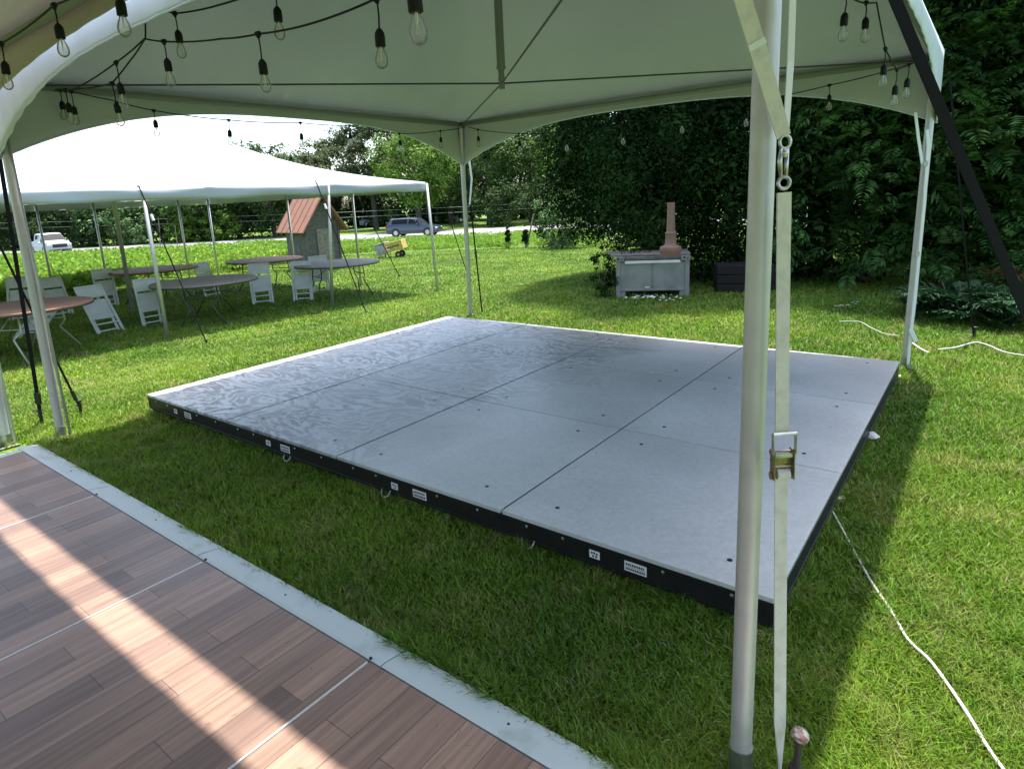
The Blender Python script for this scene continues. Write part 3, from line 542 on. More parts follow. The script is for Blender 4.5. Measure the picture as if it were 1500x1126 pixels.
# thin dark stakes standing in the crop
for i, (x0, y0, x1, y1, lab) in enumerate([(168, 352, 172, 372, 'leftmost thin dark stake, leaning in the crop right of the white pickup'), (176, 358, 184, 376, 'thin dark stake second from left in the crop'), (308, 354, 313, 368, 'short thick dark stake in the crop over the grey round table'),
  (342, 350, 346, 364, 'thin dark stake in the crop left of the far brown table'), (384, 350, 392, 366, 'leaning thin dark stake in the crop just left of the shed'), (232, 318, 236, 372, 'tall thin dark pole in the crop above the brown round table'), (256, 330, 262, 370, 'tall thin dark pole just right of the tallest crop pole')]):
    b_ = g(x1, y1+4); D = (b_[0]-CAM[0])*FH[0]+(b_[1]-CAM[1])*FH[1]; e_ = on_d(x0, y0, D); mb = MB(); mb.tube([b_, e_], [.03, .022], 6); tag(obj('field_stake', mb, PLANK), lab, 'stake', 'stakes standing in the crop')
# overhead line with its two poles
pa = at_d(-160, 67); pb = at_d(1010, 69); za = on_d(-160, 330, 67)[2]; zb = on_d(1010, 284, 69)[2]
t_ = thing('overhead_line', 'thin utility wires strung along the far side of the road', 'wires', pa)
mb = MB(); mb.tube([pa, (pa[0], pa[1], za+.4)], [.13, .09], 8); obj('pole', mb, BARK, t_); mb = MB(); mb.tube([pb, (pb[0], pb[1], zb+.4)], [.13, .09], 8); obj('pole', mb, BARK, t_)
for dz in (0, .55):
    mb = MB(); mb.tube([(pa[0]+(pb[0]-pa[0])*k/16, pa[1]+(pb[1]-pa[1])*k/16, za+(zb-za)*k/16-dz-.5*(1-(k/8-1)**2)) for k in range(17)], .018, 5); obj('wire', mb, WIRE, t_)

# ------------------------------------------------------------------ stage platform
HD = .165; P_ = 1.22
st = thing('stage_platform', 'large low grey plywood stage with black edge standing on the lawn under the tent', 'stage', (0, 0, 0))
rows = ['front', 'middle', 'rear']
for i in range(4):
    for j in range(3):
        mb = MB(); gp = .0028 if True else 0
        # thicker seams between panel columns
        x0 = i*P_+(.0065 if i else 0); x1 = (i+1)*P_-(.0065 if i < 3 else 0); y0 = j*P_+(.0035 if j else 0); y1 = (j+1)*P_-(.0035 if j < 2 else 0)
        mb.bbox(((x0+x1)/2, (y0+y1)/2, HD-.010), (x1-x0, y1-y0, .020), bv=.0015)
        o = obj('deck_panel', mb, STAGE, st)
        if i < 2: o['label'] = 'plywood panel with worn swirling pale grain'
        else: o['label'] = 'smooth blue grey plywood panel'
        # recessed screws
        for sx in (.17, .83):
            for sy in (.13, .87): ms = MB(); ms.lathe([(.011, 0), (.011, .0012), (.006, .0014)], (x0+(x1-x0)*sx, y0+(y1-y0)*sy, HD+.0003), 10); obj('screw', ms, BLACK, o)
for i in range(1, 4): mb = MB(); mb.box((i*P_, 1.83, HD-.016), (.0128, 3.60, .022)); obj('seam_strip', mb, BLACK, st)
for j in (1, 2):
    for i in range(4): mb = MB(); mb.box(((i+.5)*P_, j*P_, HD-.016), (P_-.016, .0068, .022)); obj('seam_strip', mb, BLACK, st)
# black frame below: rim channels and cross members
def rim(a, b_, name='edge_channel'):
    a = Vector(a); b_ = Vector(b_); c = (a+b_)/2; d = b_-a; mb = MB(); rz = math.atan2(d.y, d.x)
    mb.bbox((c.x, c.y, HD-.021-.05), (d.length, .03, .10), rz, .003)
    n_ = Vector((d.y, -d.x, 0)).normalized(); mb.bbox((c.x+n_.x*.0165, c.y+n_.y*.0165, HD-.0265), (d.length, .006, .010), rz, .001); mb.bbox((c.x+n_.x*.0165, c.y+n_.y*.0165, HD-.112), (d.length, .006, .012), rz, .001)
    return obj(name, mb, DECKB, st)
rim((0, .017, 0), (4.88, .017, 0)); rim((4.863, 0, 0), (4.863, 3.66, 0)); rim((4.88, 3.643, 0), (0, 3.643, 0)); rim((.017, 3.66, 0), (.017, 0, 0))
mb = MB()
for i in range(1, 4): mb.box((i*P_, 1.83, HD-.072), (.05, 3.59, .09))
for j in (1, 2): mb.box((2.44, j*P_, HD-.078), (4.81, .05, .08))
obj('cross_beam', mb, DECKB, st)
for i in range(5):
    for j in range(4):
        mb = MB(); x = min(max(i*P_, .05), 4.83); y = min(max(j*P_, .05), 3.61); mb.bbox((x, y, .022), (.06, .06, .05), 0, .004); mb.tube([(x, y, .0), (x, y, HD-.07)], .022, 10); obj('leg', mb, DECKB, st)
# stickers on the front edge: a small and a wide one per panel, each with dark print
def front_px(x): return on_y(x, 0, 0)[0]
for i in range(4):
    for (u, w, h, k) in ((.40, .050, .036, 0), (.555, .098, .044, 1)):
        x = i*P_+P_*u+[-.02, .02, .0, .01][i]; s_ = MB(); s_.box((x, -.0008, HD-.066), (w, .0012, h)); so = obj('sticker', s_, STICK, st); m_ = MB()
        if k:
            for r_ in range(2):
                xx = x-w*.44
                while xx < x+w*.40: ww = random.uniform(.005, .010); m_.box((xx+ww/2, -.0020, HD-.066+(.009 if r_ == 0 else -.011)), (ww*.8, .0012, .009)); xx += ww+.0015
            m_.box((x, -.0020, HD-.067), (w*.9, .0012, .0012))
        else:
            for cx, cz in ((-.012, .006), (0, .007), (.012, .005), (-.006, -.008), (.009, -.008)): m_.box((x+cx, -.0020, HD-.066+cz), (.008, .0012, .009))
        obj('print', m_, INK, so)
    hx = i*P_+(0.02 if i else .5); hx = [.52, P_+.03, 2*P_+.03, 3*P_+.03][i]
    hx = [front_px(336), front_px(499), front_px(741), 4.2][i] if i < 3 else None
    if hx is not None:
        mb = MB(); mb.tube([(hx-.034, -.004, .062), (hx-.030, -.016, .040), (hx-.012, -.024, .030), (hx+.016, -.024, .030), (hx+.030, -.016, .042), (hx+.034, -.004, .066)], .0042, 8); obj('latch_handle', mb, STEEL, st, smooth=True)
    for u in (.12, .28, .66, .88): mb = MB(); mb.lathe([(.007, 0), (.007, .003), (.004, .005)], (i*P_+P_*u, -.0005, HD-.040), 8, axis=(0, -1, 0)); obj('bolt', mb, STEEL, st)
# shims of raw wood and litter beside the stage
def block(px, py, d, rz, lab, m=WOODB, name='wood_block', cat='wood block'):
    p = g(px, py); mb = MB(); mb.bbox((0, 0, d[2]/2+.01), d, 0, .004); o = obj(name, mb, m); o.location = (p[0], p[1], 0); o.rotation_euler = (R_(6), R_(5), rz); return tag(o, lab, cat, 'wood blocks beside the stage')
block(1229, 738, (.045, .035, .03), .5, 'pale wood block on the grass where the white rope meets the stage'); block(1276, 640, (.05, .028, .022), 1.0, 'pale wood block beside the right stage edge, nearest the white scrap'); block(1118, 940, (.07, .05, .018), -.3, 'pale wood block under the near stage corner by the tent pole'); block(1312, 556, (.06, .04, .03), .2, 'small pale wood block at the foot of the right rear tent pole')
p = g(1275, 645); mb = MB(); mb.add([(-.03, -.02, .02), (.02, -.028, .03), (.04, .01, .035), (.0, .03, .055), (-.03, .015, .05)], [(0, 1, 2, 3, 4)]); o = obj('plastic_cap', mb, PETAL); o.location = (p[0]+.015, p[1]-.04, .01)
o.modifiers.new('t', 'SOLIDIFY').thickness = .004; tag(o, 'curled white plastic scrap in the grass beside the right stage edge', 'scrap')

# ------------------------------------------------------------------ plank floor of the near tent
fl = thing('plank_floor', 'brown plank pattern event floor with a white ramp edge, in the foreground', 'floor', (0, 0, 0))
xs = [.21, 1.44, 2.662, 3.79, 5.01, 6.23]; y_in = -.930
for i in range(5):
    for j in range(3):
        mb = MB(); y1 = y_in-j*2.44; mb.bbox(((xs[i]+xs[i+1])/2, y1-1.22, .025), (xs[i+1]-xs[i]-.010, 2.434, .045), 0, .001); obj('floor_panel', mb, FLOOR, fl)
for x in xs[1:-1]:
    mb = MB(); mb.box((x, y_in-3.66, .026), (.0075, 7.30, .047)); obj('seam_strip', mb, SEAMW, fl)
mb = MB()   # ramp edge along the lawn: inner lip at floor height, sloping to the grass
secs = [(0.0, .0480), (.012, .0505), (.018, .0500), (.118, .034), (.128, .024), (.13, .004)]
def ramp(a, b_, nrm, pieces):
    a = Vector(a); b_ = Vector(b_); nrm = Vector(nrm)
    for k in range(pieces):
        s0 = k/pieces+(.0006 if k else 0); s1 = (k+1)/pieces-.0006; p0 = a.lerp(b_, s0); p1 = a.lerp(b_, s1); v = [p0+nrm*o_+Vector((0, 0, z_)) for o_, z_ in secs]+[p0+nrm*.13-Vector((0, 0, .01)), p0-Vector((0, 0, .01))]; v += [q+(p1-p0) for q in v]; n_ = 8
        f = [(i, (i+1) % n_, (i+1) % n_+n_, i+n_) for i in range(n_)]+[tuple(range(n_)), tuple(range(2*n_-1, n_-1, -1))]; m_ = MB(); m_.add(v, f); obj('ramp_edge', m_, TRIM, fl)
ramp((.09, y_in+.002, 0), (6.35, y_in+.002, 0), (0, 1, 0), 5)
m_ = MB(); ramp((.208, -7.0, 0), (.208, y_in, 0), (-1, 0, 0), 5)
for x in xs[1:-1]:
    m_ = MB(); m_.tube([(x, y_in+.006, .0495), (x, y_in+.006, .0545)], .006, 8); obj('bolt', m_, RUST, fl)
for x in (.9, 2.05, 3.2, 4.35): m_ = MB(); m_.tube([(x, y_in+.06, .041), (x, y_in+.06, .0465)], .004, 8); obj('screw', m_, RUST, fl)

# ------------------------------------------------------------------ frame tents (high peak with arched valances)
def frame_tent(name, label, x0, x1, y0, y1, ze, zp, skins, drops, poles, pr_, post=None, cables=True, pm=ALU, sides='NSWE'):
    t_ = thing(name, label, 'tent', ((x0+x1)/2, (y0+y1)/2, 0)); inn, outm, vin, vout = skins
    cx, cy = (x0+x1)/2, (y0+y1)/2; hx, hy = (x1-x0)/2+.045, (y1-y0)/2+.045; N = 110; v = []; f = []
    for i in range(N+1):
        for j in range(N+1):
            a = -1+2*i/N; b_ = -1+2*j/N; pn = (abs(a)**9+abs(b_)**9)**(1/9); r_ = min(1, max(abs(a), abs(b_), 0)*.35+pn*.65/(max(1, 1)))
            r_ = min(r_, 1) if max(abs(a), abs(b_)) < 1 else 1
            k = 1-r_; z = ze+.045+(zp-ze)*(.62*k+.38*k**2.6)
            wr = (.008*math.sin(a*41+b_*7)+.006*math.sin(b_*47+a*6))*math.exp(-((1-r_)/.16)**2)*min(1, k*22)
            v.append((cx+a*hx, cy+b_*hy, z+wr))
    for i in range(N):
        for j in range(N): q = i*(N+1)+j; f.append((q, q+N+1, q+N+2, q+1))
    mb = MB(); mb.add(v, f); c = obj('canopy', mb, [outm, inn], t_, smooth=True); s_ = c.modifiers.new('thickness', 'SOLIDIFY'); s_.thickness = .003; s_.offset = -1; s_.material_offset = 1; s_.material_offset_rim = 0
    # arched valances
    for sd in sides:
        v = []; f = []; n_ = 72; rws = 7
        dm, dc = drops
        for i in range(n_+1):
            s = -1+2*i/n_; dr = dm+dc*abs(s)**2.9; cw = max(0, abs(s)-.45)/.55
            for k in range(rws+1):
                q = k/rws; z = ze+.051-dr*q-.051*q; off = (.006*math.sin(s*70+q*2)+.004*math.sin(s*173+1)+.003*math.sin(s*31))*q*(.3+.9*cw)+.012*q*(1-q)*4*.5+.004*math.sin(s*55)*cw*q
                if sd in 'NS': p = (cx+s*(hx+.001), cy+(hy-.001+off)*(1 if sd == 'N' else -1), z)
                else: p = (cx+(hx-.001+off)*(1 if sd == 'E' else -1), cy+s*(hy+.001), z)
                v.append(p)
        for i in range(n_):
            for k in range(rws): q = i*(rws+1)+k; f.append((q, q+1, q+rws+2, q+rws+1) if sd in 'SE' else (q, q+rws+1, q+rws+2, q+1))
        # outward normals for S and E need different winding
        if sd == 'S': f = [t for t in f]
        if sd == 'E': f = [t[::1] for t in f]
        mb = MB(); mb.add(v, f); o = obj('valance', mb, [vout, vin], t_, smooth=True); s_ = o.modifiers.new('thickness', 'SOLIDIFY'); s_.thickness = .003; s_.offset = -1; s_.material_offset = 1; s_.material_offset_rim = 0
        # hem
        hm = MB(); hm.tube([v[i*(rws+1)+rws] for i in range(n_+1)], .0045, 6); obj('hem', hm, vout, o, smooth=True)
    # eave rails
    for a, b_ in (((x0, y0), (x1, y0)), ((x1, y0), (x1, y1)), ((x1, y1), (x0, y1)), ((x0, y1), (x0, y0))):
        mb = MB(); mb.tube([(*a, ze), (*b_, ze)], .024, 10); obj('eave_rail', mb, RAIL, t_, smooth=True)
    for (x, y, r_, *top_) in poles:
        mb = MB(); ex = min(max(x, x0), x1); ey = min(max(y, y0), y1); ex = x0 if abs(x-x0) < abs(x-x1) else x1; ey = y0 if abs(y-y0) < abs(y-y1) else y1
        if top_: ex, ey = top_
        mb.tube([(x, y, -.03), (ex, ey, ze-.02)], r_, 20); po = obj('pole', mb, pm, t_, smooth=True, angle=40)
        m_ = MB(); m_.bbox((x, y, .012), (.13, .13, .01), 0, .002); m_.tube([(x, y, .01), (x+(ex-x)*.04, y+(ey-y)*.04, .10)], r_+.004, 16); obj('base_plate', m_, STEEL, po)
    if post:
        mb = MB(); zb, r_ = post; mb.tube([(cx, cy, zb+.1), (cx, cy, zp+.02)], r_, 16); mb.tube([(cx, cy, zb-.04), (cx, cy, zb+.1)], r_*.72, 14); mb.tube([(cx, cy, zb+.095), (cx, cy, zb+.115)], r_*1.12, 16); mb.lathe([(r_*.9, 0), (r_*.9, .02)], (cx, cy, zb+.02), 14); obj('king_post', mb, POST, t_, smooth=True, angle=40)
        for a in ((x0, y0), (x1, y0), (x0, y1), (x1, y1)):
            mb = MB(); mb.tube([(cx, cy, zb), (*a, ze-.02)], .0065, 6); obj('cable', mb, CABLE, t_)
    return t_
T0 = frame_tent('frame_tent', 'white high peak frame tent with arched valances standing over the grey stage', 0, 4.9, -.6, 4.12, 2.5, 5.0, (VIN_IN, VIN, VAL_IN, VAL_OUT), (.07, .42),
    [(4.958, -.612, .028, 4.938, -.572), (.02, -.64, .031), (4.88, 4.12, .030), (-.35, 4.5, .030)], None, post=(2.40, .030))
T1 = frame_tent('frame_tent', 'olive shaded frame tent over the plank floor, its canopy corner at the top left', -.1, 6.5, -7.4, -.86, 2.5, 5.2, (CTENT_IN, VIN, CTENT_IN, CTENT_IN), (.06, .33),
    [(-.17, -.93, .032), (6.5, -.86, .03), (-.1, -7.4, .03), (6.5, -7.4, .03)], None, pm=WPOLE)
# second tubes of the bundled leg at the far left
mb = MB(); mb.tube([(-.21, -.87, 0), (-.16, -.86, 2.4)], .016, 12); obj('brace_tube', mb, WPOLE, T1, smooth=True)
mb = MB(); mb.tube([(.08, -.60, 0), (.05, -.60, 2.3)], .010, 10); obj('brace_tube', mb, ALU, T0, smooth=True)

mb = MB()
for k in range(260):
    if k < 120: x, y, z = random.uniform(.1, 4.8), random.uniform(.05, 3.6)**1.0, HD+.0012
    else: x = random.uniform(.3, 5.2); y = -.95-abs(random.gauss(0, .35)); z = .0492
    a = random.uniform(0, 3.14); l_ = random.uniform(.004, .013); w_ = .0009; dx, dy = math.cos(a), math.sin(a)
    mb.add([(x-dx*l_-dy*w_, y-dy*l_+dx*w_, z), (x-dx*l_+dy*w_, y-dy*l_-dx*w_, z), (x+dx*l_+dy*w_, y+dy*l_-dx*w_, z+.003), (x+dx*l_-dy*w_, y+dy*l_+dx*w_, z+.003)], [(0, 1, 2, 3)])
tag(obj('grass_clippings', mb, mat('dry_clippings', (.17, .17, .06), .9)), 'tiny dry grass clippings scattered on the stage and plank floor', 'clippings', kind='stuff')
# ------------------------------------------------------------------ near lashing strap with ratchet, carabiner and its stake
DN = 1.40
side = Vector((RH[0], RH[1], 0))
rs = thing('ratchet_strap', 'cream webbing strap with snap hook and steel ratchet hanging beside the near pole', 'strap', tuple(gz(1143, 1100)))
def pd(x, y, D=DN): return Vector(on_d(x, y, D))
mb = MB(); mb.ribbon([pd(1118, -90, 1.36), pd(1082, -20, 1.36), pd(1082, -20, 1.36).lerp(pd(1148, 196, DN), .5), pd(1148, 200, DN)][1:], [.034, .034, .030], (side.x, side.y, 0), .004); obj('webbing', mb, STRAPW, rs)
m_ = MB(); a = pd(1082, -20, 1.36).lerp(pd(1148, 196, DN), .36); b2 = pd(1082, -20, 1.36).lerp(pd(1148, 196, DN), .40); m_.ribbon([a+Vector((-.001, 0, 0))-Vector((FH[0], FH[1], 0))*.004, b2-Vector((FH[0], FH[1], 0))*.004], .036, (side.x, side.y, 0), .004); obj('stitched_fold', m_, STRAPL, rs)
mb = MB(); mb.ribbon([pd(1162, -25, 1.46), pd(1158, 90, 1.45), pd(1151, 198, DN+.01)], [.014, .0145, .012], (side.x, side.y, 0), .004); obj('webbing', mb, STRAPL, rs)
mb = MB()
for k, (y0, y1) in enumerate(((282, 340), (340, 560), (560, 638))): mb.ribbon([pd(1148.5-(y0-282)*.010, y0)+Vector((0, 0, 0)), pd(1148.5-(y1-282)*.010, y1)], [.0305, .0305], (side.x, side.y, 0), .0035 if k == 1 else .006)
obj('webbing', mb, STRAPW, rs)
bp_ = gz(1145, 1120, .02); mb = MB(); pts = [pd(1144.5, 690), pd(1143.5, 800), pd(1143, 930), pd(1142.5, 1058), pd(1143, 1092), pd(1142, 1125), pd(1141, 1150)]
sd_ = [tuple(side)]*4+[tuple(side*.8+Vector((FH[0], FH[1], 0))*.6), tuple(side*.3+Vector((FH[0], FH[1], 0))), tuple(side*.3+Vector((FH[0], FH[1], 0)))]
mb.ribbon(pts, .0305, sd_, .004); obj('webbing', mb, STRAPW, rs)
# snap hook: oval steel body, two eyes
ch = MB(); c0, c1 = pd(1150, 208), pd(1148.5, 268); ax = (c1-c0).normalized(); sv = (side-ax*side.dot(ax)).normalized(); fw = ax.cross(sv)
def ring(mb, c, r_, t_, u, v_, el=1., n_=18):
    mb.tube([c+u*math.cos(2*math.pi*k/n_)*r_+v_*math.sin(2*math.pi*k/n_)*r_*el for k in range(n_+1)], t_, 8, caps=False)
ring(ch, c0, .0115, .0036, sv, ax, 1.2); ring(ch, c1, .0125, .0040, sv, ax, 1.0)
ch.tube([c0+ax*.012-sv*.007, c0+ax*.04-sv*.010, c1-ax*.010-sv*.006], [.0042, .0055, .0042], 8); ch.tube([c0+ax*.012+sv*.006, c0+ax*.05+sv*.004, c1-ax*.012+sv*.004], [.0035, .0045, .0035], 8); ch.lathe([(.004, 0), (.008, .004), (.008, .012), (.005, .018)], c0+ax*.014, 12, axis=ax)
obj('snap_hook', ch, STEEL, rs, smooth=True)
# ratchet buckle
rt0 = pd(1146, 632, DN-.012); rt1 = pd(1144.5, 700, DN-.012); ax = (rt1-rt0).normalized(); sv = (side-ax*side.dot(ax)).normalized(); fw = sv.cross(ax)
if fw.dot(Vector((FH[0], FH[1], 0))) > 0: fw = -fw
Rm = Matrix((sv, ax, fw)).transposed(); Ln = (rt1-rt0).length
bd = MB()
for s_ in (-1, 1):
    bd.bbox(rt0+ax*(Ln*.68)+sv*s_*.023+fw*.004, (.003, Ln*.62, .026), R=Rm, bv=.001); bd.lathe([(.010, -.002), (.010, .002)], rt0+ax*(Ln*.93)+sv*s_*.0245, 12, axis=sv); bd.lathe([(.007, -.003), (.007, .003)], rt0+ax*(Ln*.42)+sv*s_*.0245, 10, axis=sv)
bd.tube([rt0+ax*Ln*.93-sv*.026, rt0+ax*Ln*.93+sv*.026], .0035, 8); bd.tube([rt0+ax*Ln*.42-sv*.024, rt0+ax*Ln*.42+sv*.024], .003, 8); bd.bbox(rt0+ax*Ln*.62, (.040, .018, .004), R=Rm, bv=.001); bd.tube([rt0+ax*Ln*.74-sv*.024, rt0+ax*Ln*.74+sv*.024], .006, 10)
obj('ratchet_body', bd, GOLD, rs, smooth=True, angle=35)
hd = MB()
for s_ in (-1, 1): hd.bbox(rt0+ax*(Ln*.22)+sv*s_*.0265+fw*.012, (.003, Ln*.44, .012), R=Rm, bv=.001)
hd.tube([rt0-sv*.027+fw*.014, rt0+sv*.027+fw*.014], .0042, 10); hd.bbox(rt0+ax*Ln*.48+fw*.010, (.042, .010, .006), R=Rm, bv=.002); obj('handle', hd, STEEL, rs, smooth=True, angle=35)
rl = MB(); rl.lathe([(.011, -.015), (.0125, -.0148), (.0125, .0148), (.011, .015)], rt0+ax*Ln*.88+fw*.006, 18, axis=sv); obj('webbing_roll', rl, STRAPW, rs, smooth=True, angle=40)
# stake with mushroomed head
p = gz(1163, 1118, 0.12); top = on_d(1172, 1075, (p[0]-CAM[0])*FH[0]+(p[1]-CAM[1])*FH[1]); top = Vector(top); btm = Vector((top.x-.012, top.y-.01, 0)); ax = (top-btm).normalized()
sk = thing('tent_stake', 'rusty iron stake with a hammered mushroom head beside the near tent pole', 'stake', tuple(btm))
mb = MB(); mb.tube([btm-Vector((0, 0, .1)), top-ax*.01], .0085, 12); mb.lathe([(.017, 0), (.0165, .02), (.012, .022)], btm+ax*((top-btm).length*.45), 14, axis=ax); obj('shaft', mb, RUST, sk, smooth=True, angle=40)
mb = MB(); mb.lathe([(.008, -.016), (.013, -.010), (.0205, -.007), (.0225, -.002), (.020, .002), (.012, .004), (.0, .0035)], top, 20, axis=(ax+Vector((.15, -.35, 0))).normalized()); obj('head', mb, mat('hammered_head', (.34, .32, .30), .5, .6, noise=(60, (.17, .09, .06), .4, .6), bump=(90, .6, .003)), sk, smooth=True, angle=50)
# ------------------------------------------------------------------ guy straps and stakes of the frame tents
def strap_line(name, label, a, b_, w, m, cat='strap', group=None, buckle=None, sd=None):
    a = Vector(a); b_ = Vector(b_); t_ = thing(name, label, cat, tuple(b_), 0, group); mb = MB(); mid = (a+b_)/2-Vector((0, 0, .004*(a-b_).length)); sdv = sd or tuple(side)
    mb.ribbon([a, a.lerp(mid, .5)+Vector((0, 0, -.002)), mid, b_.lerp(mid, .5)+Vector((0, 0, -.002)), b_], w, sdv, .004); obj('webbing', mb, m, t_)
    if buckle:
        c = a.lerp(b_, buckle); d = (b_-a).normalized(); mb = MB(); R2 = Matrix.Identity(3); s_ = Vector(sdv); s_ = (s_-d*s_.dot(d)).normalized(); R2 = Matrix((s_, d, s_.cross(d))).transposed(); mb.bbox(c, (w*1.5, .10, .022), R=R2, bv=.004); obj('buckle', mb, BLACK, t_)
    return t_
def stake(p, label, h=.12, group='black tent stakes'):
    mb = MB(); mb.tube([(p[0], p[1], p[2]-.1), (p[0]+.01, p[1], p[2]+h)], .013, 8); mb.lathe([(.013, 0), (.024, .004), (.024, .014), (.012, .018)], (p[0]+.01, p[1], p[2]+h-.006), 10); mb.bbox((p[0]-.03, p[1], p[2]+h*.6), (.07, .02, .012), 0, .003); return tag(obj('tent_stake', mb, RUST if 0 else BLACK), label, 'stake', group)
g1 = gz(1722, 1000); strap_line('guy_strap', 'wide black webbing strap slanting down at the right of the view', (4.93, -.62, 2.52), (g1[0], g1[1], .05), .025, STRAPB); stake(g1, 'black stake holding the wide black strap beyond the right edge')
q = gz(62, 622); strap_line('guy_strap', 'black webbing strap with buckle near its foot, left of the left front tent pole', (-.05, -.62, 2.45), (q[0], q[1], .06), .030, STRAPB, buckle=.93); stake(q, 'black stake at the foot of the thick strap at the left')
q = gz(119, 607); strap_line('guy_strap', 'thin black strap crossing behind the left front tent pole to a stake in the grass', (-.1, -.95, 2.45), (q[0], q[1], .06), .018, STRAPB, buckle=.95); stake(q, 'black stake just right of the left front tent pole')
q = g(1425, 497); strap_line('guy_strap', 'thin black strap running from the right rear tent corner down to the juniper bush', (4.98, 4.33, 2.4), (q[0], q[1], .05), .016, STRAPB); stake(q, 'black stake beside the white rope at the juniper bush')
q = gz(698, 462); strap_line('guy_strap', 'thin black strap beside the rear stage tent pole', (-.28, 4.5, 2.2), (q[0]-.02, q[1]+.15, .02), .020, STRAPB, buckle=.62)
# white lashing on the right rear pole, with two small hooks
lt = thing('lashing_strap', 'white webbing strap with small hooks lashed along the right rear tent pole', 'strap', (4.97, 4.12, 0))
mb = MB(); pts = [Vector(on_d(x, y, 5.14)) for x, y in ((1358, 190), (1360, 215), (1354, 300), (1346, 380), (1340, 440), (1333, 500), (1330, 536))]; mb.ribbon(pts, [.024, .028, .024, .024, .027, .024, .022], tuple(side), .006); obj('webbing', mb, STRAPL, lt)
mb = MB()
for x, y in ((1356, 240), (1344, 372), (1331, 535)): c = Vector(on_d(x, y, 5.11)); ring(mb, c, .014, .005, Vector(side), Vector((0, 0, 1)), 1.6); 
obj('hook', mb, STEEL, lt, smooth=True)
mb = MB(); mb.ribbon([Vector(on_d(x, y, 5.12)) for x, y in ((1334, 482), (1342, 500))], .035, tuple(side), .006); obj('loose_end', mb, STRAPL, lt)
mb = MB(); mb.ribbon([Vector(on_d(x, y, 5.12)) for x, y in ((1341, 165), (1345, 200), (1351, 240))], .022, tuple(side), .006); obj('webbing', mb, STRAPL, lt)
lt = thing('lashing_strap', 'white strap tied at the top of the rear stage tent pole', 'strap', (-.3, 4.5, 0))
mb = MB(); mb.ribbon([Vector(on_d(x, y, 8.6)) for x, y in ((688, 190), (689, 205), (686, 225), (691, 262), (688, 300))], [.05, .07, .03, .025, .02], tuple(side), .006); obj('webbing', mb, STRAPL, lt)
# ropes on the grass
def rope(pts, r_, label, m=ROPE, z=.03):
    P = [Vector((*gz(x, y, z)[:2], z+random.uniform(-.006, .008))) for x, y in pts]; Q = []
    for i in range(len(P)-1):
        p0, p1, p2, p3 = P[max(i-1, 0)], P[i], P[i+1], P[min(i+2, len(P)-1)]
        for k in range(6): t = k/6; Q.append(.5*((2*p1)+(p2-p0)*t+(2*p0-5*p1+4*p2-p3)*t*t+(3*p1-p0-3*p2+p3)*t**3))
    Q.append(P[-1]); mb = MB(); mb.tube(Q, r_, 8); return tag(obj('rope', mb, m, smooth=True), label, 'rope', 'white ropes on the lawn')
rope([(1213, 738), (1226, 762), (1248, 800), (1275, 850), (1304, 893), (1330, 935), (1362, 968), (1392, 1008), (1420, 1053), (1447, 1095), (1480, 1140)], .0052, 'long white rope running from the stage edge across the sunny grass to the bottom right', z=.028)
rope([(1337, 502), (1350, 511), (1360, 517)], .008, 'short stiff white rope end at the foot of the right rear pole', z=.05)
rope([(1374, 511), (1400, 508), (1428, 501), (1448, 506), (1470, 516), (1500, 521), (1530, 524)], .0065, 'white rope past the juniper bush toward the right edge', z=.05)
rope([(1230, 470), (1258, 470), (1275, 480), (1295, 488), (1316, 492)], .004, 'thin white rope on the shaded lawn left of the right rear pole', z=.05)

# ------------------------------------------------------------------ string lights
def bulb(parent, p, lean=0):
    p = Vector(p); L_ = .062+random.uniform(-.01, .025); ax = Vector((random.uniform(-.06, .06), random.uniform(-.06, .06), -1)).normalized(); s0 = p+ax*L_
    mb = MB(); mb.tube([p+Vector((0, 0, .004)), p+ax*L_*.5+Vector((.003, 0, 0)), s0], .0032, 6); mb.lathe([(.004, 0), (.009, .004), (.0165, .016), (.0175, .030), (.0175, .058), (.016, .060)], s0, 14, axis=ax); so = obj('socket', mb, CORD, parent, smooth=True, angle=50)
    b0 = s0+ax*.058; mb = MB(); mb.lathe([(.010, 0), (.012, .010), (.0185, .026), (.0222, .042), (.0215, .056), (.015, .067), (.006, .0725), (.0, .0735)], b0, 18, axis=ax); bo = obj('bulb', mb, GLASS, parent, smooth=True)
    mb = MB(); mb.tube([b0, b0+ax*.026], [.0045, .0028], 6); 
    for s_ in (-1, 1): mb.tube([b0+ax*.024, b0+ax*.046+Vector((.006*s_, 0, 0))], .0009, 4)
    mb.tube([b0+ax*.046+Vector((-.006, 0, 0)), b0+ax*.048, b0+ax*.046+Vector((.006, 0, 0))], .0009, 4); obj('filament', mb, FIL, bo)
def string(label, pts, drops, r_=.0042):
    """pts: world points of the cord, drops: indices (float) along pts where a lamp hangs"""
    P = [Vector(p) for p in pts]; t_ = thing('string_light', label, 'string light', tuple(P[0]), 0, 'string lights along the tent frames'); Q = []
    for i in range(len(P)-1):
        for k in range(6): s = k/6; Q.append(P[i].lerp(P[i+1], s)-Vector((0, 0, .05*(P[i+1]-P[i]).length*s*(1-s))))
    Q.append(P[-1]); mb = MB(); mb.tube(Q, r_, 7)
    for dd in drops: i = min(int(dd), len(P)-2); c = P[i].lerp(P[i+1], dd-i); mb.lathe([(.004, -.018), (.011, -.010), (.011, .010), (.004, .018)], c, 10, axis=(P[i+1]-P[i]).normalized()); mb.tube([c+Vector((0, 0, .002)), c-Vector((0, 0, .016))], .007, 7)
    obj('cord', mb, CORD, t_, smooth=True)
    for dd in drops: i = min(int(dd), len(P)-2); bulb(t_, P[i].lerp(P[i+1], dd-i)-Vector((0, 0, .012)))
    return t_
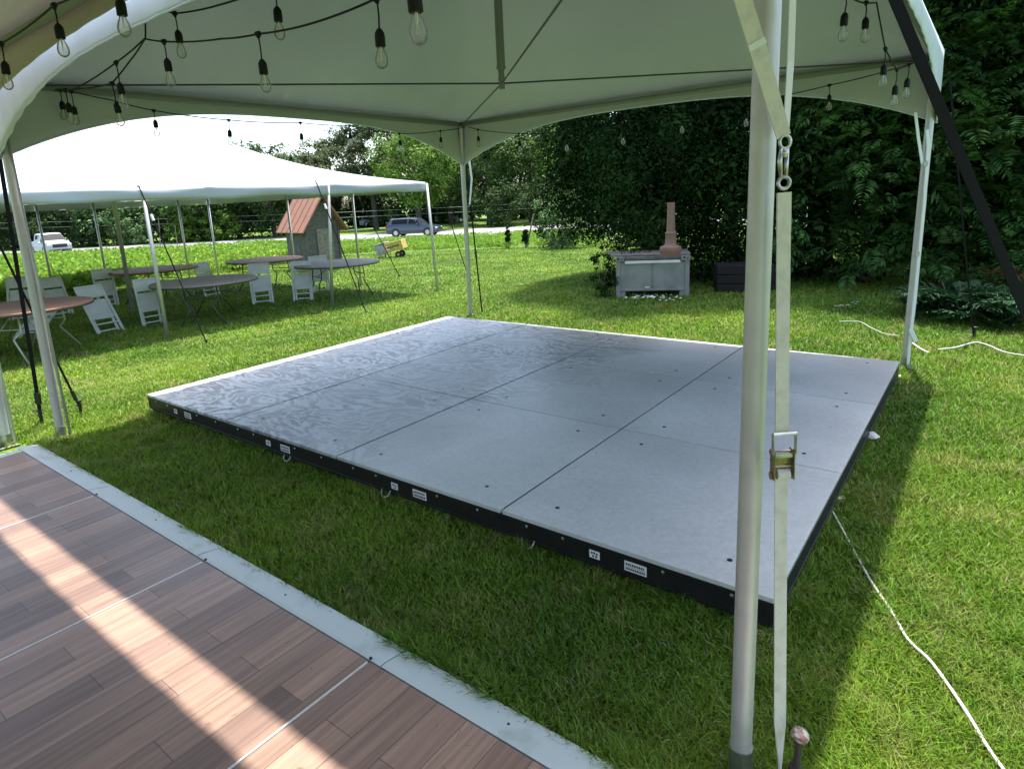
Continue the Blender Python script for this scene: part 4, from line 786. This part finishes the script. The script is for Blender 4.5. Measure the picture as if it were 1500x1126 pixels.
string('black cord of clear bulbs at the top left corner under the olive tent', [on_y(-60, 115, -.98), on_y(2, 64, -.98), on_y(79, 8, -.98), on_y(170, -38, -.98), on_y(330, -110, -.98), on_y(600, -70, -.98), on_y(760, -140, -.98)], [1, 2, 3, 5])
Yf = -.50
string('cord of clear bulbs running from the left front corner across the top, lower strand', [on_y(82, 131, Yf), on_y(108, 131, Yf), on_y(170, 92, Yf), on_y(212, 57, Yf), on_y(240, 61, Yf), on_y(325, 57, Yf), on_y(378, 50, Yf), on_y(452, 36, Yf), on_y(552, -2, Yf), on_y(640, -60, Yf)], [2, 4, 6, 8])
string('short black cord with a double lamp at the left front corner, steeper strand', [on_y(213, 25, Yf-.03), on_y(213, 56, Yf-.03), on_y(190, 90, Yf+.05), on_y(164, 122, Yf+.05), on_y(120, 130, Yf+.05), on_y(80, 133, Yf+.02)], [3, 4.6])
string('upper strand of clear bulbs high inside the front of the stage tent', [on_y(248, 18, -.42), on_y(256, 20, -.42), on_y(320, 8, -.42), on_y(402, -22, -.42), on_y(520, -70, -.42)], [1, 3])
string('black cord of small bulbs along the left rail of the stage tent', [on_x(84, 132, .03), on_x(104, 134, .04), on_x(160, 146, .05), on_x(225, 162, .05), on_x(335, 176, .05), on_x(440, 180, .05), on_x(512, 184, .05), on_x(585, 196, .05), on_x(645, 192, .05), on_x(683, 186, .03)], [.2, 1, 3, 4, 5, 6, 7, 8])
string('black cord of small bulbs along the rear rail of the stage tent', [on_y(686, 186, 4.06), on_y(700, 190, 4.06), on_y(760, 196, 4.06), on_y(830, 194, 4.06), on_y(912, 182, 4.06), on_y(1000, 160, 4.06), on_y(1095, 150, 4.06), on_y(1215, 125, 4.06), on_y(1300, 104, 4.06), on_y(1345, 90, 4.06)], [1, 2, 3, 4, 5, 6, 7])
string('black cord of bulbs dropping along the right rail of the stage tent', [on_x(1205, -40, 4.72), on_x(1240, -8, 4.72), on_x(1262, 4, 4.72), on_x(1284, 4, 4.75), on_x(1297, 72, 4.78), on_x(1314, 102, 4.8), on_x(1326, 98, 4.82), on_x(1344, 88, 4.84)], [1, 2.3, 4, 5, 6.3])

# ------------------------------------------------------------------ white pole tent at the left, with tables and chairs
ZE = 2.0; YN = 7.9; YS = -9.; XW = -13.4; XC = -8.6; GP = -.35
def edge_x(y): return -4.35-.09*(YN-y)
corner = [(-4.35, YN), (XW, YN), (XW, YS), (edge_x(YS), YS)]
pt = thing('pole_tent', 'long white pole tent over the round tables, at the left beyond the stage', 'tent', (XC, 0, GP))
ZP = 4.5; pk = [(XC, 3.4, ZP), (XC, -4.5, ZP)]
def roof_z(x, y):
    ex = edge_x(y); a = min(1, max(0, min((x-XW)/(XC-XW), (ex-x)/(ex-XC)))); yc = min(max(y, pk[1][1]), pk[0][1]); b_ = min(1, max(0, 1-abs(y-yc)/((YN-3.4) if y > 0 else 4.5)))
    k = min(a, b_)*.55+a*b_*.45; sag = 0
    if pk[1][1] < y < pk[0][1]: s = (y-pk[1][1])/(pk[0][1]-pk[1][1]); sag = 1.0*4*s*(1-s)
    return ZE+(ZP-ZE-sag*k)*(.55*k+.45*k**2.2)
v = []; f = []; NX, NY = 36, 64
for j in range(NY+1):
    y = YS+(YN-YS)*j/NY
    for i in range(NX+1): s = i/NX; x = XW+(edge_x(y)-XW)*s; v.append((x, y, roof_z(x, y)))
for j in range(NY):
    for i in range(NX): q = j*(NX+1)+i; f.append((q, q+1, q+NX+2, q+NX+1))
mb = MB(); mb.add(v, f); c = obj('roof', mb, [VIN, VIN_IN], pt, smooth=True); s_ = c.modifiers.new('thickness', 'SOLIDIFY'); s_.thickness = .003; s_.offset = -1; s_.material_offset = 1; s_.material_offset_rim = 0
for ys, ye in ((2.2, 1.6), (5.4, 4.4), (-1.2, -1.4), (-4.5, -4.2)):   # welded seams between the roof panels
    m_ = MB(); P = []
    for k in range(25): x = XC+(edge_x(ys)-XC)*k/24; y = ye+(ys-ye)*k/24; P.append((x, y, roof_z(x, y)+.006))
    m_.ribbon(P, .045, (0, 1, 0), .004); obj('seam', m_, SEAMG, pt)
for a, b_ in zip(corner, corner[1:]+corner[:1]):
    v = []; n_ = 90; L_ = math.hypot(b_[0]-a[0], b_[1]-a[1]); nx, ny = (b_[1]-a[1])/L_, -(b_[0]-a[0])/L_
    if (nx*(a[0]-XC)+ny*(a[1]+.5)) < 0: nx, ny = -nx, -ny
    for i in range(n_+1):
        s = i/n_; x = a[0]+(b_[0]-a[0])*s; y = a[1]+(b_[1]-a[1])*s; u = s*L_; sc_ = .025*abs(math.sin(u*math.pi/2.1))
        for k in range(5): q = k/4; o_ = .02*q*math.sin(u*5)+.012*math.sin(u*13)*q+.035*math.sin(q*math.pi)*math.sin(u*1.5)**2; v.append((x+nx*(o_+.004), y+ny*(o_+.004), ZE-.20*q-sc_*(1-q*.6)+sc_*.9))
    f = [(i*5+k, i*5+k+1, i*5+k+6, i*5+k+5) for i in range(n_) for k in range(4)]; mb = MB(); mb.add(v, f); o = obj('valance', mb, VIN, pt, smooth=True); s_ = o.modifiers.new('thickness', 'SOLIDIFY'); s_.thickness = .003; s_.offset = 0
def tpole(b_, t_, r_=.026, m=ALU): mb = MB(); mb.tube([b_, t_], r_, 12); return obj('pole', mb, m, pt, smooth=True)
for (bx, by, tx, ty) in ((246, 497, 208, 292), (487, 449, 464, 280), (641, 427, 637, 275)):
    b_ = g(bx, by); D = (b_[0]-CAM[0])*FH[0]+(b_[1]-CAM[1])*FH[1]; t_ = on_d(tx, ty, D); t_[0] = edge_x(t_[1])-.01; t_[2] = ZE-.03; tpole(b_, t_, .030)
NW = [(on_y(px, 400, YN-.03)[0], YN-.03) for px in (527, 433)]+[(XW+.03, YN-.03)]+[(XW+.03, on_x(px, 400, XW)[1]) for px in (276, 154, 72)]
for (x, y) in [(edge_x(q)-.02, q) for q in (-.8, -4., -7.)]+NW+[(XW+.03, 0.), (XW+.03, -4.), (XW+.03, YS+.03), (edge_x(YS)-.03, YS+.03)]: tpole((x, y, hz(x, y)), (x, y, ZE-.03), .030)
for x, y, z in pk: tpole((x, y, GP), (x, y, z-.02), .04)
def guy(px0, py0, px1, py1, xe, tagw=True):
    e_ = g(px1, py1); D0 = on_x(px0, py0, xe); mb = MB(); mb.tube([D0, e_], .011, 6); o = obj('guy_strap', mb, STRAPB, pt)
    c = Vector(D0).lerp(Vector(e_), .18 if tagw else .5); mb = MB(); d = (Vector(e_)-Vector(D0)).normalized(); mb.tube([c, c+d*.10], .022, 6); obj('buckle', mb, STRAPL if tagw else STEEL, o); return e_
e1 = guy(203, 272, 303, 503, -4.83); e2 = guy(462, 264, 537, 460, -4.53); e3 = guy(640, 264, 684, 400, -4.33, False)
def guy2(A_, px1, py1): 
    e_ = g(px1, py1); mb = MB(); mb.tube([A_, e_], .011, 6); o = obj('guy_strap', mb, STRAPB, pt); return e_
e4 = guy2((NW[0][0], YN+.03, ZE-.03), 586, 406)
# spikes of the perimeter poles standing proud of the eave
for (px, py, dy) in ((203, 282, 16), (462, 270, 14)):
    p = on_x(px, py, edge_x(2)+.01); mb = MB(); mb.tube([p, (p[0], p[1], p[2]+.14)], .007, 6); obj('pole_spike', mb, STEEL, pt)
for e_, lab in ((e1, 'small stake of the pole tent on the lawn below the dark grey round table'), (e2, 'small stake of the pole tent between the front tent pole and the corner pole'), (e4, 'small stake of the pole tent near the yellow and grey cart')): stake(e_, lab, .05)

def table(px, py, topm, label, rz=0., lg=None, R=.90):
    c = gz(px, py, GP+.74); t_ = thing('round_table', label, 'table', (c[0], c[1], hz(c[0], c[1])), rz, 'round folding tables under the pole tent'); lg = lg or TLEG
    mb = MB(); mb.lathe([(R-.02, .722), (R-.004, .724), (R-.001, .742), (R-.006, .7455), (R-.02, .746)], (0, 0, 0), 48); obj('table_top', mb, topm, t_, world=False, smooth=True, angle=30)
    mb = MB(); mb.lathe([(R-.03, .700), (R, .703), (R+.003, .712), (R+.002, .7215), (R-.03, .7215)], (0, 0, 0), 48); obj('edge_band', mb, TEDGE, t_, world=False)
    for s_ in (-1, 1):
        mb = MB()
        for q in (-1, 1): mb.tube([(q*.26, s_*.46, .70), (q*.28, s_*.48, .45), (q*.17, s_*.50, .34), (q*.38, s_*.60, 0)], .0135, 8)
        mb.tube([(-.27, s_*.47, .48), (.27, s_*.47, .48)], .010, 8); mb.tube([(0, s_*.16, .70), (0, s_*.47, .48)], .008, 6); obj('leg', mb, lg, t_, world=False, smooth=True)
    mb = MB(); mb.box((0, 0, .697), (.08, .9, .018)); obj('brace', mb, TEDGE, t_, world=False); return t_
table(226, 394, TBR, 'brown round folding table, between the grey round table and the crop', .4)
table(300, 411, TGR, 'dark grey round folding table with a chair leaning at each side, second from the front', .9)
table(494, 385, TGR, 'grey brown round folding table nearest the corner pole of the pole tent, before the shed', -.3)
table(388, 380, TBR, 'brown round folding table partly hidden by folded chairs, just left of the shed', .2)
table(30, 449, TBR, 'brown round folding table nearest the camera, at the left edge behind the left front pole', .7, TLEGL)
# folded resin chairs
ch0 = thing('folding_chair', 'x', 'chair', (0, 0, 0), 0, 'white folding chairs leaning on the tables')
for s_ in (-1, 1):
    mb = MB(); mb.bbox((s_*.20, -.018, .44), (.042, .030, .88), 0, .006); obj('leg', mb, CHW, ch0, world=False)
    mb = MB(); mb.bbox((s_*.155, .026, .33), (.036, .030, .62), 0, .006); obj('rear_leg', mb, CHW, ch0, world=False)
mb = MB(); mb.bbox((0, -.018, .775), (.36, .022, .20), 0, .008); mb.bbox((0, -.018, .895), (.44, .026, .035), 0, .008); obj('backrest', mb, CHW, ch0, world=False)
mb = MB(); mb.bbox((0, .004, .46), (.35, .034, .36), 0, .010); obj('seat', mb, CHW, ch0, world=False)
mb = MB(); mb.bbox((0, -.018, .185), (.36, .020, .026), 0, .005); mb.bbox((0, .026, .075), (.28, .02, .026), 0, .005); obj('stretcher', mb, CHW, ch0, world=False)
def chair(px, py, face, lean, label, first=[True], s=1.0):
    b_ = g(px, py); o = ch0 if first[0] else copy_tree(ch0); first[0] = False
    o.location = (b_[0], b_[1], b_[2]-.01); o.rotation_mode = 'XYZ'; o.rotation_euler = (R_(lean), 0, face); o['label'] = label; o.scale = (s*.94, s*.94, s*.94); return o
FA = math.atan2(FH[1], FH[0])-math.pi/2     # rotation that makes a chair face the camera
chair(226, 476, FA+.95, -7, 'white folded chair standing upright against the near left of the dark grey table')
chair(445, 441, FA+.15, -9, 'white folded chair leaning on the table before the shed, facing the camera')
chair(386, 445, FA+.40, -20, 'white folded chair tilted back against the right edge of the dark grey table', s=1.04)
chair(163, 487, FA+1.05, -32, 'white folded chair slanting steeply against the right of the nearest brown table', s=1.1)
chair(160, 450, FA+.85, -5, 'white folded chair upright at the left end of the farther brown table')
chair(312, 434, FA+1.05, -22, 'white folded chair slanting at the right end of the farther brown table')
chair(472, 428, FA+.5, -10, 'white folded chair half hidden behind the table before the shed')
chair(30, 470, FA+.1, -14, 'white folded chair behind the nearest brown table at the left edge', s=1.05)
chair(92, 462, FA+.9, -26, 'white folded chair slanting behind the nearest brown table, right of the left front pole')
chair(37, 497, FA+.1, -62, 'white folded chair lying low beneath the nearest brown table')
# red round tub
b_ = g(346, 396); mb = MB(); mb.lathe([(.0, .02), (.14, .02), (.2, .14), (.21, .30), (.17, .42), (.06, .46), (0, .465)], (0, 0, 0), 20); o = obj('tub', mb, REDP, smooth=True); o.location = tuple(b_); tag(o, 'dark red rounded tub standing left of the folded chair near the shed', 'tub')

# ------------------------------------------------------------------ shed
b_ = at_d(452, 21.5); SD = 21.5; shz = b_[2]; sh = thing('wooden_shed', 'narrow weathered grey board shed with an orange roof, beyond the tables', 'shed', b_, math.atan2(RH[1], RH[0])+R_(43))
w, dp, h = 1.12, 1.5, 1.58
# local: x to the right, y away; side wall seen at left, gable front at right
mb = MB(); T_ = h+.55
mb.box((0, -dp/2+.03, h/2), (.0, .0, .0)) if 0 else None
def board_wall(mb, x0, x1, y, z0, zf, n_, ax):
    for i in range(n_):
        a = x0+(x1-x0)*i/n_; b2 = x0+(x1-x0)*(i+1)/n_-.012; ht = zf((a+b2)/2); dz = random.uniform(-.02, .01)
        if ax == 'x': mb.box(((a+b2)/2, y+random.uniform(-.006, .006), (z0+ht)/2), (b2-a, .03, ht-z0+dz))
        else: mb.box((y+random.uniform(-.006, .006), (a+b2)/2, (z0+ht)/2), (.03, b2-a, ht-z0+dz))
g_ = lambda x: h+.80*(1-abs(x)/(w/2))-.03
for y, nm in ((-dp/2, 'wall'), (dp/2, 'wall')):
    mb = MB()
    if y < 0:    # clapboard front
        for k in range(15):
            z = .06+k*.15; ww = w-.06 if z < h else max(.1, (w-.06)*(1-(z-h)/.80)); mb.box((0, y+.006*(k % 2), z), (ww, .03, .144))
    else: board_wall(mb, -w/2, w/2, y, 0, g_, 10, 'x')
    obj(nm, mb, SHEDW, sh, world=False)
for x in (-w/2, w/2): mb = MB(); board_wall(mb, -dp/2, dp/2, x, 0, lambda q: h, 9, 'y'); obj('wall', mb, SHEDW, sh, world=False)
mb = MB(); mb.box((-w/2-.01, -dp/2-.01, h/2), (.06, .06, h)); mb.box((w/2+.01, -dp/2-.01, h/2), (.06, .06, h)); obj('corner_post', mb, SHEDW, sh, world=False)
mb = MB(); mb.bbox((.05, -dp/2-.03, .72), (.56, .04, 1.3), 0, .005); dr_ = obj('door', mb, PLANK, sh, world=False); mb = MB(); mb.tube([(.25, -dp/2-.07, .75), (.25, -dp/2-.07, .87)], .012, 6); obj('handle', mb, RUST, dr_, world=False)
mb = MB()
for s_ in (-1, 1):
    ov = .22; x0, z0 = s_*(w/2+ov), h-.80*ov/(w/2); x1, z1 = 0, h+.82; nn = Vector((s_*.80, 0, w/2)).normalized()*.04; y0, y1 = -dp/2-.28, dp/2+.2
    q = [Vector((x0, y0, z0)), Vector((x1, y0, z1)), Vector((x1, y1, z1)), Vector((x0, y1, z0))]; mb.add(q+[p+nn for p in q], [(0, 1, 2, 3), (4, 7, 6, 5), (0, 4, 5, 1), (1, 5, 6, 2), (2, 6, 7, 3), (3, 7, 4, 0)])
    for k in range(6): t = k/5; p0 = q[0].lerp(q[3], t)+nn*1.1; p1 = q[1].lerp(q[2], t)+nn*1.1; mb.tube([p0, p1], .016, 5)
obj('roof', mb, COPPER, sh, world=False)

# cart: grey box body and yellow plank side, on a small wheel
b_ = g(578, 377); ct = thing('garden_cart', 'small tilted cart with yellow slatted side and grey box, on the lawn', 'cart', b_, math.atan2(RH[1], RH[0])-R_(8))
k_ = .80; tilt = Matrix.Rotation(R_(-13), 3, 'Y')
def rb(mb, c, d): mb.bbox(tilt @ Vector(c)+Vector((0, 0, .12)), d, R=tilt, bv=.01)
mb = MB(); rb(mb, (-.52*k_, 0, .42*k_), (.52*k_, .85*k_, .52*k_)); rb(mb, (-.50*k_, 0, .72*k_), (.60*k_, .9*k_, .05)); obj('body', mb, GREYP, ct, world=False)
mb = MB()
for i in range(3): rb(mb, (.22*k_, -.42*k_, (.24+i*.17)*k_), (.95*k_, .05, .14*k_)); rb(mb, (.22*k_, .42*k_, (.24+i*.17)*k_), (.95*k_, .05, .14*k_))
rb(mb, (.66*k_, 0, .42*k_), (.05, .80*k_, .46*k_)); rb(mb, (.2*k_, 0, .20*k_), (.98*k_, .84*k_, .04)); so = obj('side_panel', mb, YELLOW, ct, world=False)
mb = MB()
for i in range(5): rb(mb, ((-.06+i*.135)*k_, -.452*k_-.01, .42*k_), (.085*k_, .012, .085*k_))
obj('print', mb, INK, so, world=False)
for s_ in (-1, 1):
    mb = MB(); mb.lathe([(.05, -.035), (.13, -.04), (.14, -.02), (.14, .02), (.13, .04), (.05, .035)], (.33*k_, s_*.34*k_, .14), 18, axis=(0, 1, 0)); wh = obj('wheel', mb, TYRE, ct, world=False); mb = MB(); mb.lathe([(.01, -.045), (.06, -.042), (.06, .042), (.01, .045)], (.33*k_, s_*.34*k_, .14), 12, axis=(0, 1, 0)); obj('rim', mb, YELLOW, wh, world=False)
mb = MB(); mb.tube([(-.6*k_, -.3, .3), (-.62*k_, -.3, 0)], .03, 6); mb.tube([(-.6*k_, .3, .3), (-.62*k_, .3, 0)], .03, 6); obj('leg', mb, GREYP, ct, world=False)

# ------------------------------------------------------------------ grey bulk bin with a terracotta chimney on it, crate beside
A = Vector(gz(903, 437)); Bp = Vector(gz(1006, 443)); rv = ray(930, 440); rz = math.atan2(rv[1], rv[0])-math.pi/2; Wd = (Bp-A).length*.97; Hh = .64
bn = thing('bulk_bin', 'grey plastic bulk bin with a dark rim standing in front of the big hedge', 'bin', (A.x, A.y, 0), rz)
Dp = .85; mb = MB(); mb.bbox((Wd*.25+.005, Dp/2, .33), (Wd*.5-.014, Dp, .44), 0, .015); mb.bbox((Wd*.75-.005, Dp/2, .33), (Wd*.5-.014, Dp, .44), 0, .015); mb.box((Wd/2, Dp/2, .33), (.06, Dp-.03, .42)); mb.bbox((Wd/2, -.004, .125), (Wd-.1, .02, .03), 0, .004)
for x in (.03, Wd-.03): mb.bbox((x, -.008, .30), (.065, .03, .58), 0, .01)
obj('body', mb, BIN, bn, world=False)
for x in (.07, Wd-.07):
    for y in (.07, Dp-.07): mb = MB(); mb.bbox((x, y, .055), (.14, .14, .11), 0, .012); obj('foot', mb, BIN, bn, world=False)
mb = MB(); mb.bbox((Wd/2, Dp/2, .605), (Wd+.02, Dp+.03, .05), 0, .008); mb.bbox((Wd/2, Dp/2, .555), (Wd-.06, Dp-.01, .04), 0, .006); obj('rim', mb, BINR, bn, world=False)
mb = MB(); mb.bbox((Wd/2, -.012, .548), (Wd-.26, .014, .042), 0, .004); obj('white_band', mb, BINW, bn, world=False)
for x in (.055, Wd-.055):
    mb = MB(); mb.bbox((x, -.022, .60), (.13, .02, .075), 0, .006); cb = obj('corner_bracket', mb, BIN, bn, world=False)
    mb = MB(); mb.lathe([(.016, 0), (.016, .004)], (x-.02, -.032, .605), 10, axis=(0, -1, 0)); mb.box((x+.03, -.0335, .595), (.02, .003, .02)); obj('hole', mb, BLACK, cb, world=False)
mb = MB(); mb.box((Wd*.43, -.005, .165), (.07, .003, .02)); obj('print', mb, BINW, bn, world=False)
mb = MB(); mb.bbox((Wd/2-.06, Dp/2, .646), (Wd+.16, .70, .022), 0, .004); o = obj('plank', mb, PLANK); o.location = (A.x, A.y, 0); o.rotation_euler = (0, 0, rz); tag(o, 'weathered board laid over the top of the grey bin', 'board')
cp = Vector(gz(976, 378, .66)); 
k_ = (cp-Vector(CAM)).length/9.6
mb = MB(); mb.lathe([(.105, 0), (.125, .01), (.135, .05), (.150, .09), (.155, .12), (.145, .15), (.10, .165), (.078, .19), (.074, .32), (.080, .33), (.080, .345), (.060, .36), (.056, .50), (.052, .72), (.055, .735), (.055, .76), (.035, .76), (.035, .70)], (0, 0, 0), 22); o = obj('clay_chimney', mb, TERRA, smooth=True, angle=45); o.location = (cp.x, cp.y+.15, .658); tag(o, 'pinkish terracotta chimney pot with a round foot standing on the grey bin', 'chimney pot')
b_ = gz(1062, 432); mb = MB(); Rz = rz
for k in range(3): mb.bbox((0, 0, .07+k*.14), (.85, .55, .13), 0, .006)
o = obj('planter_crate', mb, BROWNB); o.location = (b_[0]+.1, b_[1]+.55, 0); o.rotation_euler = (0, 0, rz); tag(o, 'dark brown board crate in the shade right of the grey bin', 'crate')
mb = MB()
for k in range(60): a = random.uniform(0, 6.28); r_ = random.uniform(0, 1); x = A.x+.5+math.cos(a)*.55*r_; y = A.y+.15+math.sin(a)*.35*r_; s_ = random.uniform(.015, .035); mb.add([(x-s_, y, .03), (x, y-s_*.5, .036), (x+s_, y, .034), (x, y+s_*.6, .045)], [(0, 1, 2, 3)])
tag(obj('leaf_litter', mb, DRYLEAF), 'scattered dry leaves and scraps on the grass around the foot of the grey bin', 'litter', kind='stuff')

# ------------------------------------------------------------------ vehicles on the road
def vehicle(name, label, cat, px, py, D, heading, L_, Wd, H, paint, kind='suv'):
    b_ = Vector(on_d(px, py, D)); b_.z = hz(b_.x, b_.y); t_ = thing(name, label, cat, (b_.x, b_.y, b_.z+.008), heading); h2 = L_/2; w2 = Wd/2
    if kind == 'suv': low = [(-h2, .45, .88), (-h2+.06, .32, 1.02), (-h2+.5, .28, 1.05), (-.3, .26, 1.03), (h2-1.35, .26, 1.02), (h2-.5, .28, .92), (h2-.08, .32, .80), (h2, .42, .66)]
    else: low = [(-h2, .50, 1.08), (-h2+.05, .42, 1.12), (-h2+1.6, .36, 1.12), (-.2, .34, 1.12), (h2-1.5, .34, 1.14), (h2-.35, .36, 1.08), (h2-.05, .40, .98), (h2, .46, .80)]
    mb = MB(); v = []; n_ = 10
    for x, z0, z1 in low:
        e = abs(x)/h2; ww = w2*(1-.10*e**6)
        for (a, q) in ((-1, 0), (-1.0, .35), (-.985, .75), (-.90, 1), (-.4, 1.03), (.4, 1.03), (.90, 1), (.985, .75), (1, .35), (1, 0)): v.append((x, a*ww, z0+(z1-z0)*q))
    k = len(low); f = [(i*n_+j, i*n_+j+1, (i+1)*n_+j+1, (i+1)*n_+j) for i in range(k-1) for j in range(n_-1)]+[(i*n_+n_-1, i*n_, (i+1)*n_, (i+1)*n_+n_-1) for i in range(k-1)]+[tuple(range(n_)), tuple(range(k*n_-1, (k-1)*n_-1, -1))]
    mb.add(v, f); obj('body', mb, paint, t_, world=False, smooth=True, angle=35)
    if kind == 'suv': cab = [(-h2+.10, 1.02, 1.06), (-h2+.42, 1.02, H-.06), (-h2+1.2, 1.03, H), (-.1, 1.03, H), (.45, 1.02, H-.05), (h2-1.30, 1.0, 1.04)]
    else: cab = [(-.95, 1.10, 1.13), (-.85, 1.10, H-.03), (-.3, 1.12, H), (.55, 1.12, H-.03), (1.25, 1.10, 1.16)]
    def cabmesh(mb, inset, zc, grow):
        v = []
        for x, z0, z1 in cab:
            for a, q in ((-.93, 0), (-.78, .92), (-.70, 1), (.70, 1), (.78, .92), (.93, 0)): v.append((x, a*w2, z0+(z1-z0)*q))
        k = len(cab); f = [(i*6+j, i*6+j+1, (i+1)*6+j+1, (i+1)*6+j) for i in range(k-1) for j in range(5)]+[tuple(range(6)), tuple(range(k*6-1, (k-1)*6-1, -1))]; mb.add(v, f)
    mb = MB(); cabmesh(mb, 0, 0, 0); obj('cabin', mb, paint, t_, world=False, smooth=True, angle=30)
    # windows as panels just proud of the cabin
    for s_ in (-1, 1):
        xs_ = [c[0] for c in cab]; 
        for (a, b2) in (((cab[1][0]+.12), -.35), (-.27, .55)) if kind == 'suv' else ((-.72, -.05), (.03, .85)):
            def zt(x): return np.interp(x, xs_, [c[2] for c in cab])
            q = []; 
            for x, u in ((a, .14), (b2+(.25 if b2 > .4 else 0), .14), (b2, .84), (a+.10, .84)):
                zb = 1.03; z = zb+(zt(x)-zb)*u; y = s_*w2*(.93-.15*u/.92)+s_*.012; q.append((x, y, z))
            m_ = MB(); m_.add(q+[(x, y-s_*.01, z) for x, y, z in q], [(0, 1, 2, 3), (7, 6, 5, 4), (0, 4, 5, 1), (1, 5, 6, 2), (2, 6, 7, 3), (3, 7, 4, 0)]); obj('window', m_, CGLASS, t_, world=False)
    c1, c2 = cab[-2], cab[-1]; 
    def strip(ca, cb, nm, off):
        q = []
        for x, z, ws in ((ca[0]+(cb[0]-ca[0])*.10, ca[2]+(cb[2]-ca[2])*.10, .72), (ca[0]+(cb[0]-ca[0])*.9, ca[2]+(cb[2]-ca[2])*.9, .86)):
            for s_ in (-1, 1): q.append((x+off, s_*w2*ws, z+.012))
        m_ = MB(); m_.add(q+[(x-off*.9, y, z-.02) for x, y, z in q], [(0, 1, 3, 2), (4, 6, 7, 5), (0, 4, 5, 1), (2, 3, 7, 6), (0, 2, 6, 4), (1, 5, 7, 3)]); obj(nm, m_, CGLASS, t_, world=False)
    strip(c1, c2, 'windshield', .012); strip(cab[1], cab[0], 'rear_window', -.012)
    for s_ in (-1, 1):
        m_ = MB(); m_.bbox((h2-.09, s_*w2*.74, low[-2][2]-.10), (.12, .34, .14), 0, .02); obj('headlight', m_, HEADL, t_, world=False); m_ = MB(); m_.bbox((-h2+.03, s_*w2*.86, .90), (.08, .16, .26), 0, .02); obj('tail_light', m_, TAILL, t_, world=False)
        m_ = MB(); m_.bbox((.62 if kind == 'suv' else .95, s_*(w2+.09), 1.08), (.14, .18, .13), 0, .03); obj('mirror', m_, paint, t_, world=False)
        for x in (h2-.88, -h2+.92):
            m_ = MB(); m_.lathe([(.20, -.10), (.33, -.105), (.355, -.07), (.355, .07), (.33, .105), (.20, .10)], (x, s_*(w2-.10), .352), 22, axis=(0, 1, 0)); wh = obj('wheel', m_, TYRE, t_, world=False, smooth=True, angle=30); m_ = MB(); m_.lathe([(.02, -.11), (.20, -.105), (.22, -.09), (.22, .09), (.20, .105), (.02, .11)], (x, s_*(w2-.10), .352), 14, axis=(0, 1, 0)); obj('rim', m_, RIM, wh, world=False)
            m_ = MB(); m_.lathe([(.40, -.012), (.40, .012)], (x, s_*(w2-.008), .36), 22, axis=(0, 1, 0)); obj('wheel_arch', m_, BLACK, t_, world=False)
    m_ = MB(); m_.bbox((h2-.02, 0, low[-1][2]-.02), (.06, Wd*.56, .22 if kind == 'suv' else .30), 0, .02); m_.bbox((h2+.01, 0, .42), (.08, Wd*.8, .16), 0, .02); obj('grille', m_, BLACK, t_, world=False)
    m_ = MB(); m_.bbox((0, 0, .32), (L_*.94, Wd*.92, .12), 0, .02); obj('sill', m_, BLACK, t_, world=False); return t_
AZ = math.atan2(RH[1], RH[0])
vehicle('parked_car', 'dark blue grey estate car parked on the road, behind the yellow cart', 'car', 608, 347, 57.5, AZ-R_(12), 4.75, 1.85, 1.62, CARD)
vehicle('parked_pickup', 'white pickup truck on the road at the far left', 'pickup', 76, 371, 56.0, AZ-R_(38), 4.6, 1.95, 1.85, CARW, 'pickup')
for px, D, hd_, pn, lab in ((553, 86, .2, CARW, 'white car parked among tree trunks across the road, left of the dark estate car'), (664, 86, -.15, CARW, 'white car parked beyond the road behind the rear stage tent pole')):
    vehicle('parked_car', lab, 'car', px, 340, D, AZ+hd_, 4.5, 1.8, 1.5, pn)

# ------------------------------------------------------------------ light
SUN = Vector((-.075, .25, 1)).normalized()
sl = bpy.data.lights.new('sun', 'SUN'); sl.energy = 3.3; sl.angle = R_(.9); sl.color = (1, .955, .88); so = bpy.data.objects.new('sun', sl); COL.objects.link(so); so.rotation_euler = SUN.to_track_quat('Z', 'Y').to_euler()
w = bpy.data.worlds.new('World'); S.world = w; w.use_nodes = True; n = w.node_tree.nodes; sky = n.new('ShaderNodeTexSky'); sky.sky_type = 'NISHITA'; sky.sun_disc = False
sky.sun_elevation = math.asin(SUN.z); sky.sun_rotation = math.atan2(SUN.x, SUN.y); sky.dust_density = 2.5; sky.air_density = 1.0
w.node_tree.links.new(sky.outputs[0], n['Background'].inputs['Color']); n['Background'].inputs['Strength'].default_value = .15
S.view_settings.view_transform = 'Standard'; S.view_settings.look = 'None'; S.view_settings.exposure = 1.68; S.view_settings.gamma = 1
S.cycles.max_bounces = 7; S.cycles.diffuse_bounces = 4; S.cycles.transparent_max_bounces = 10
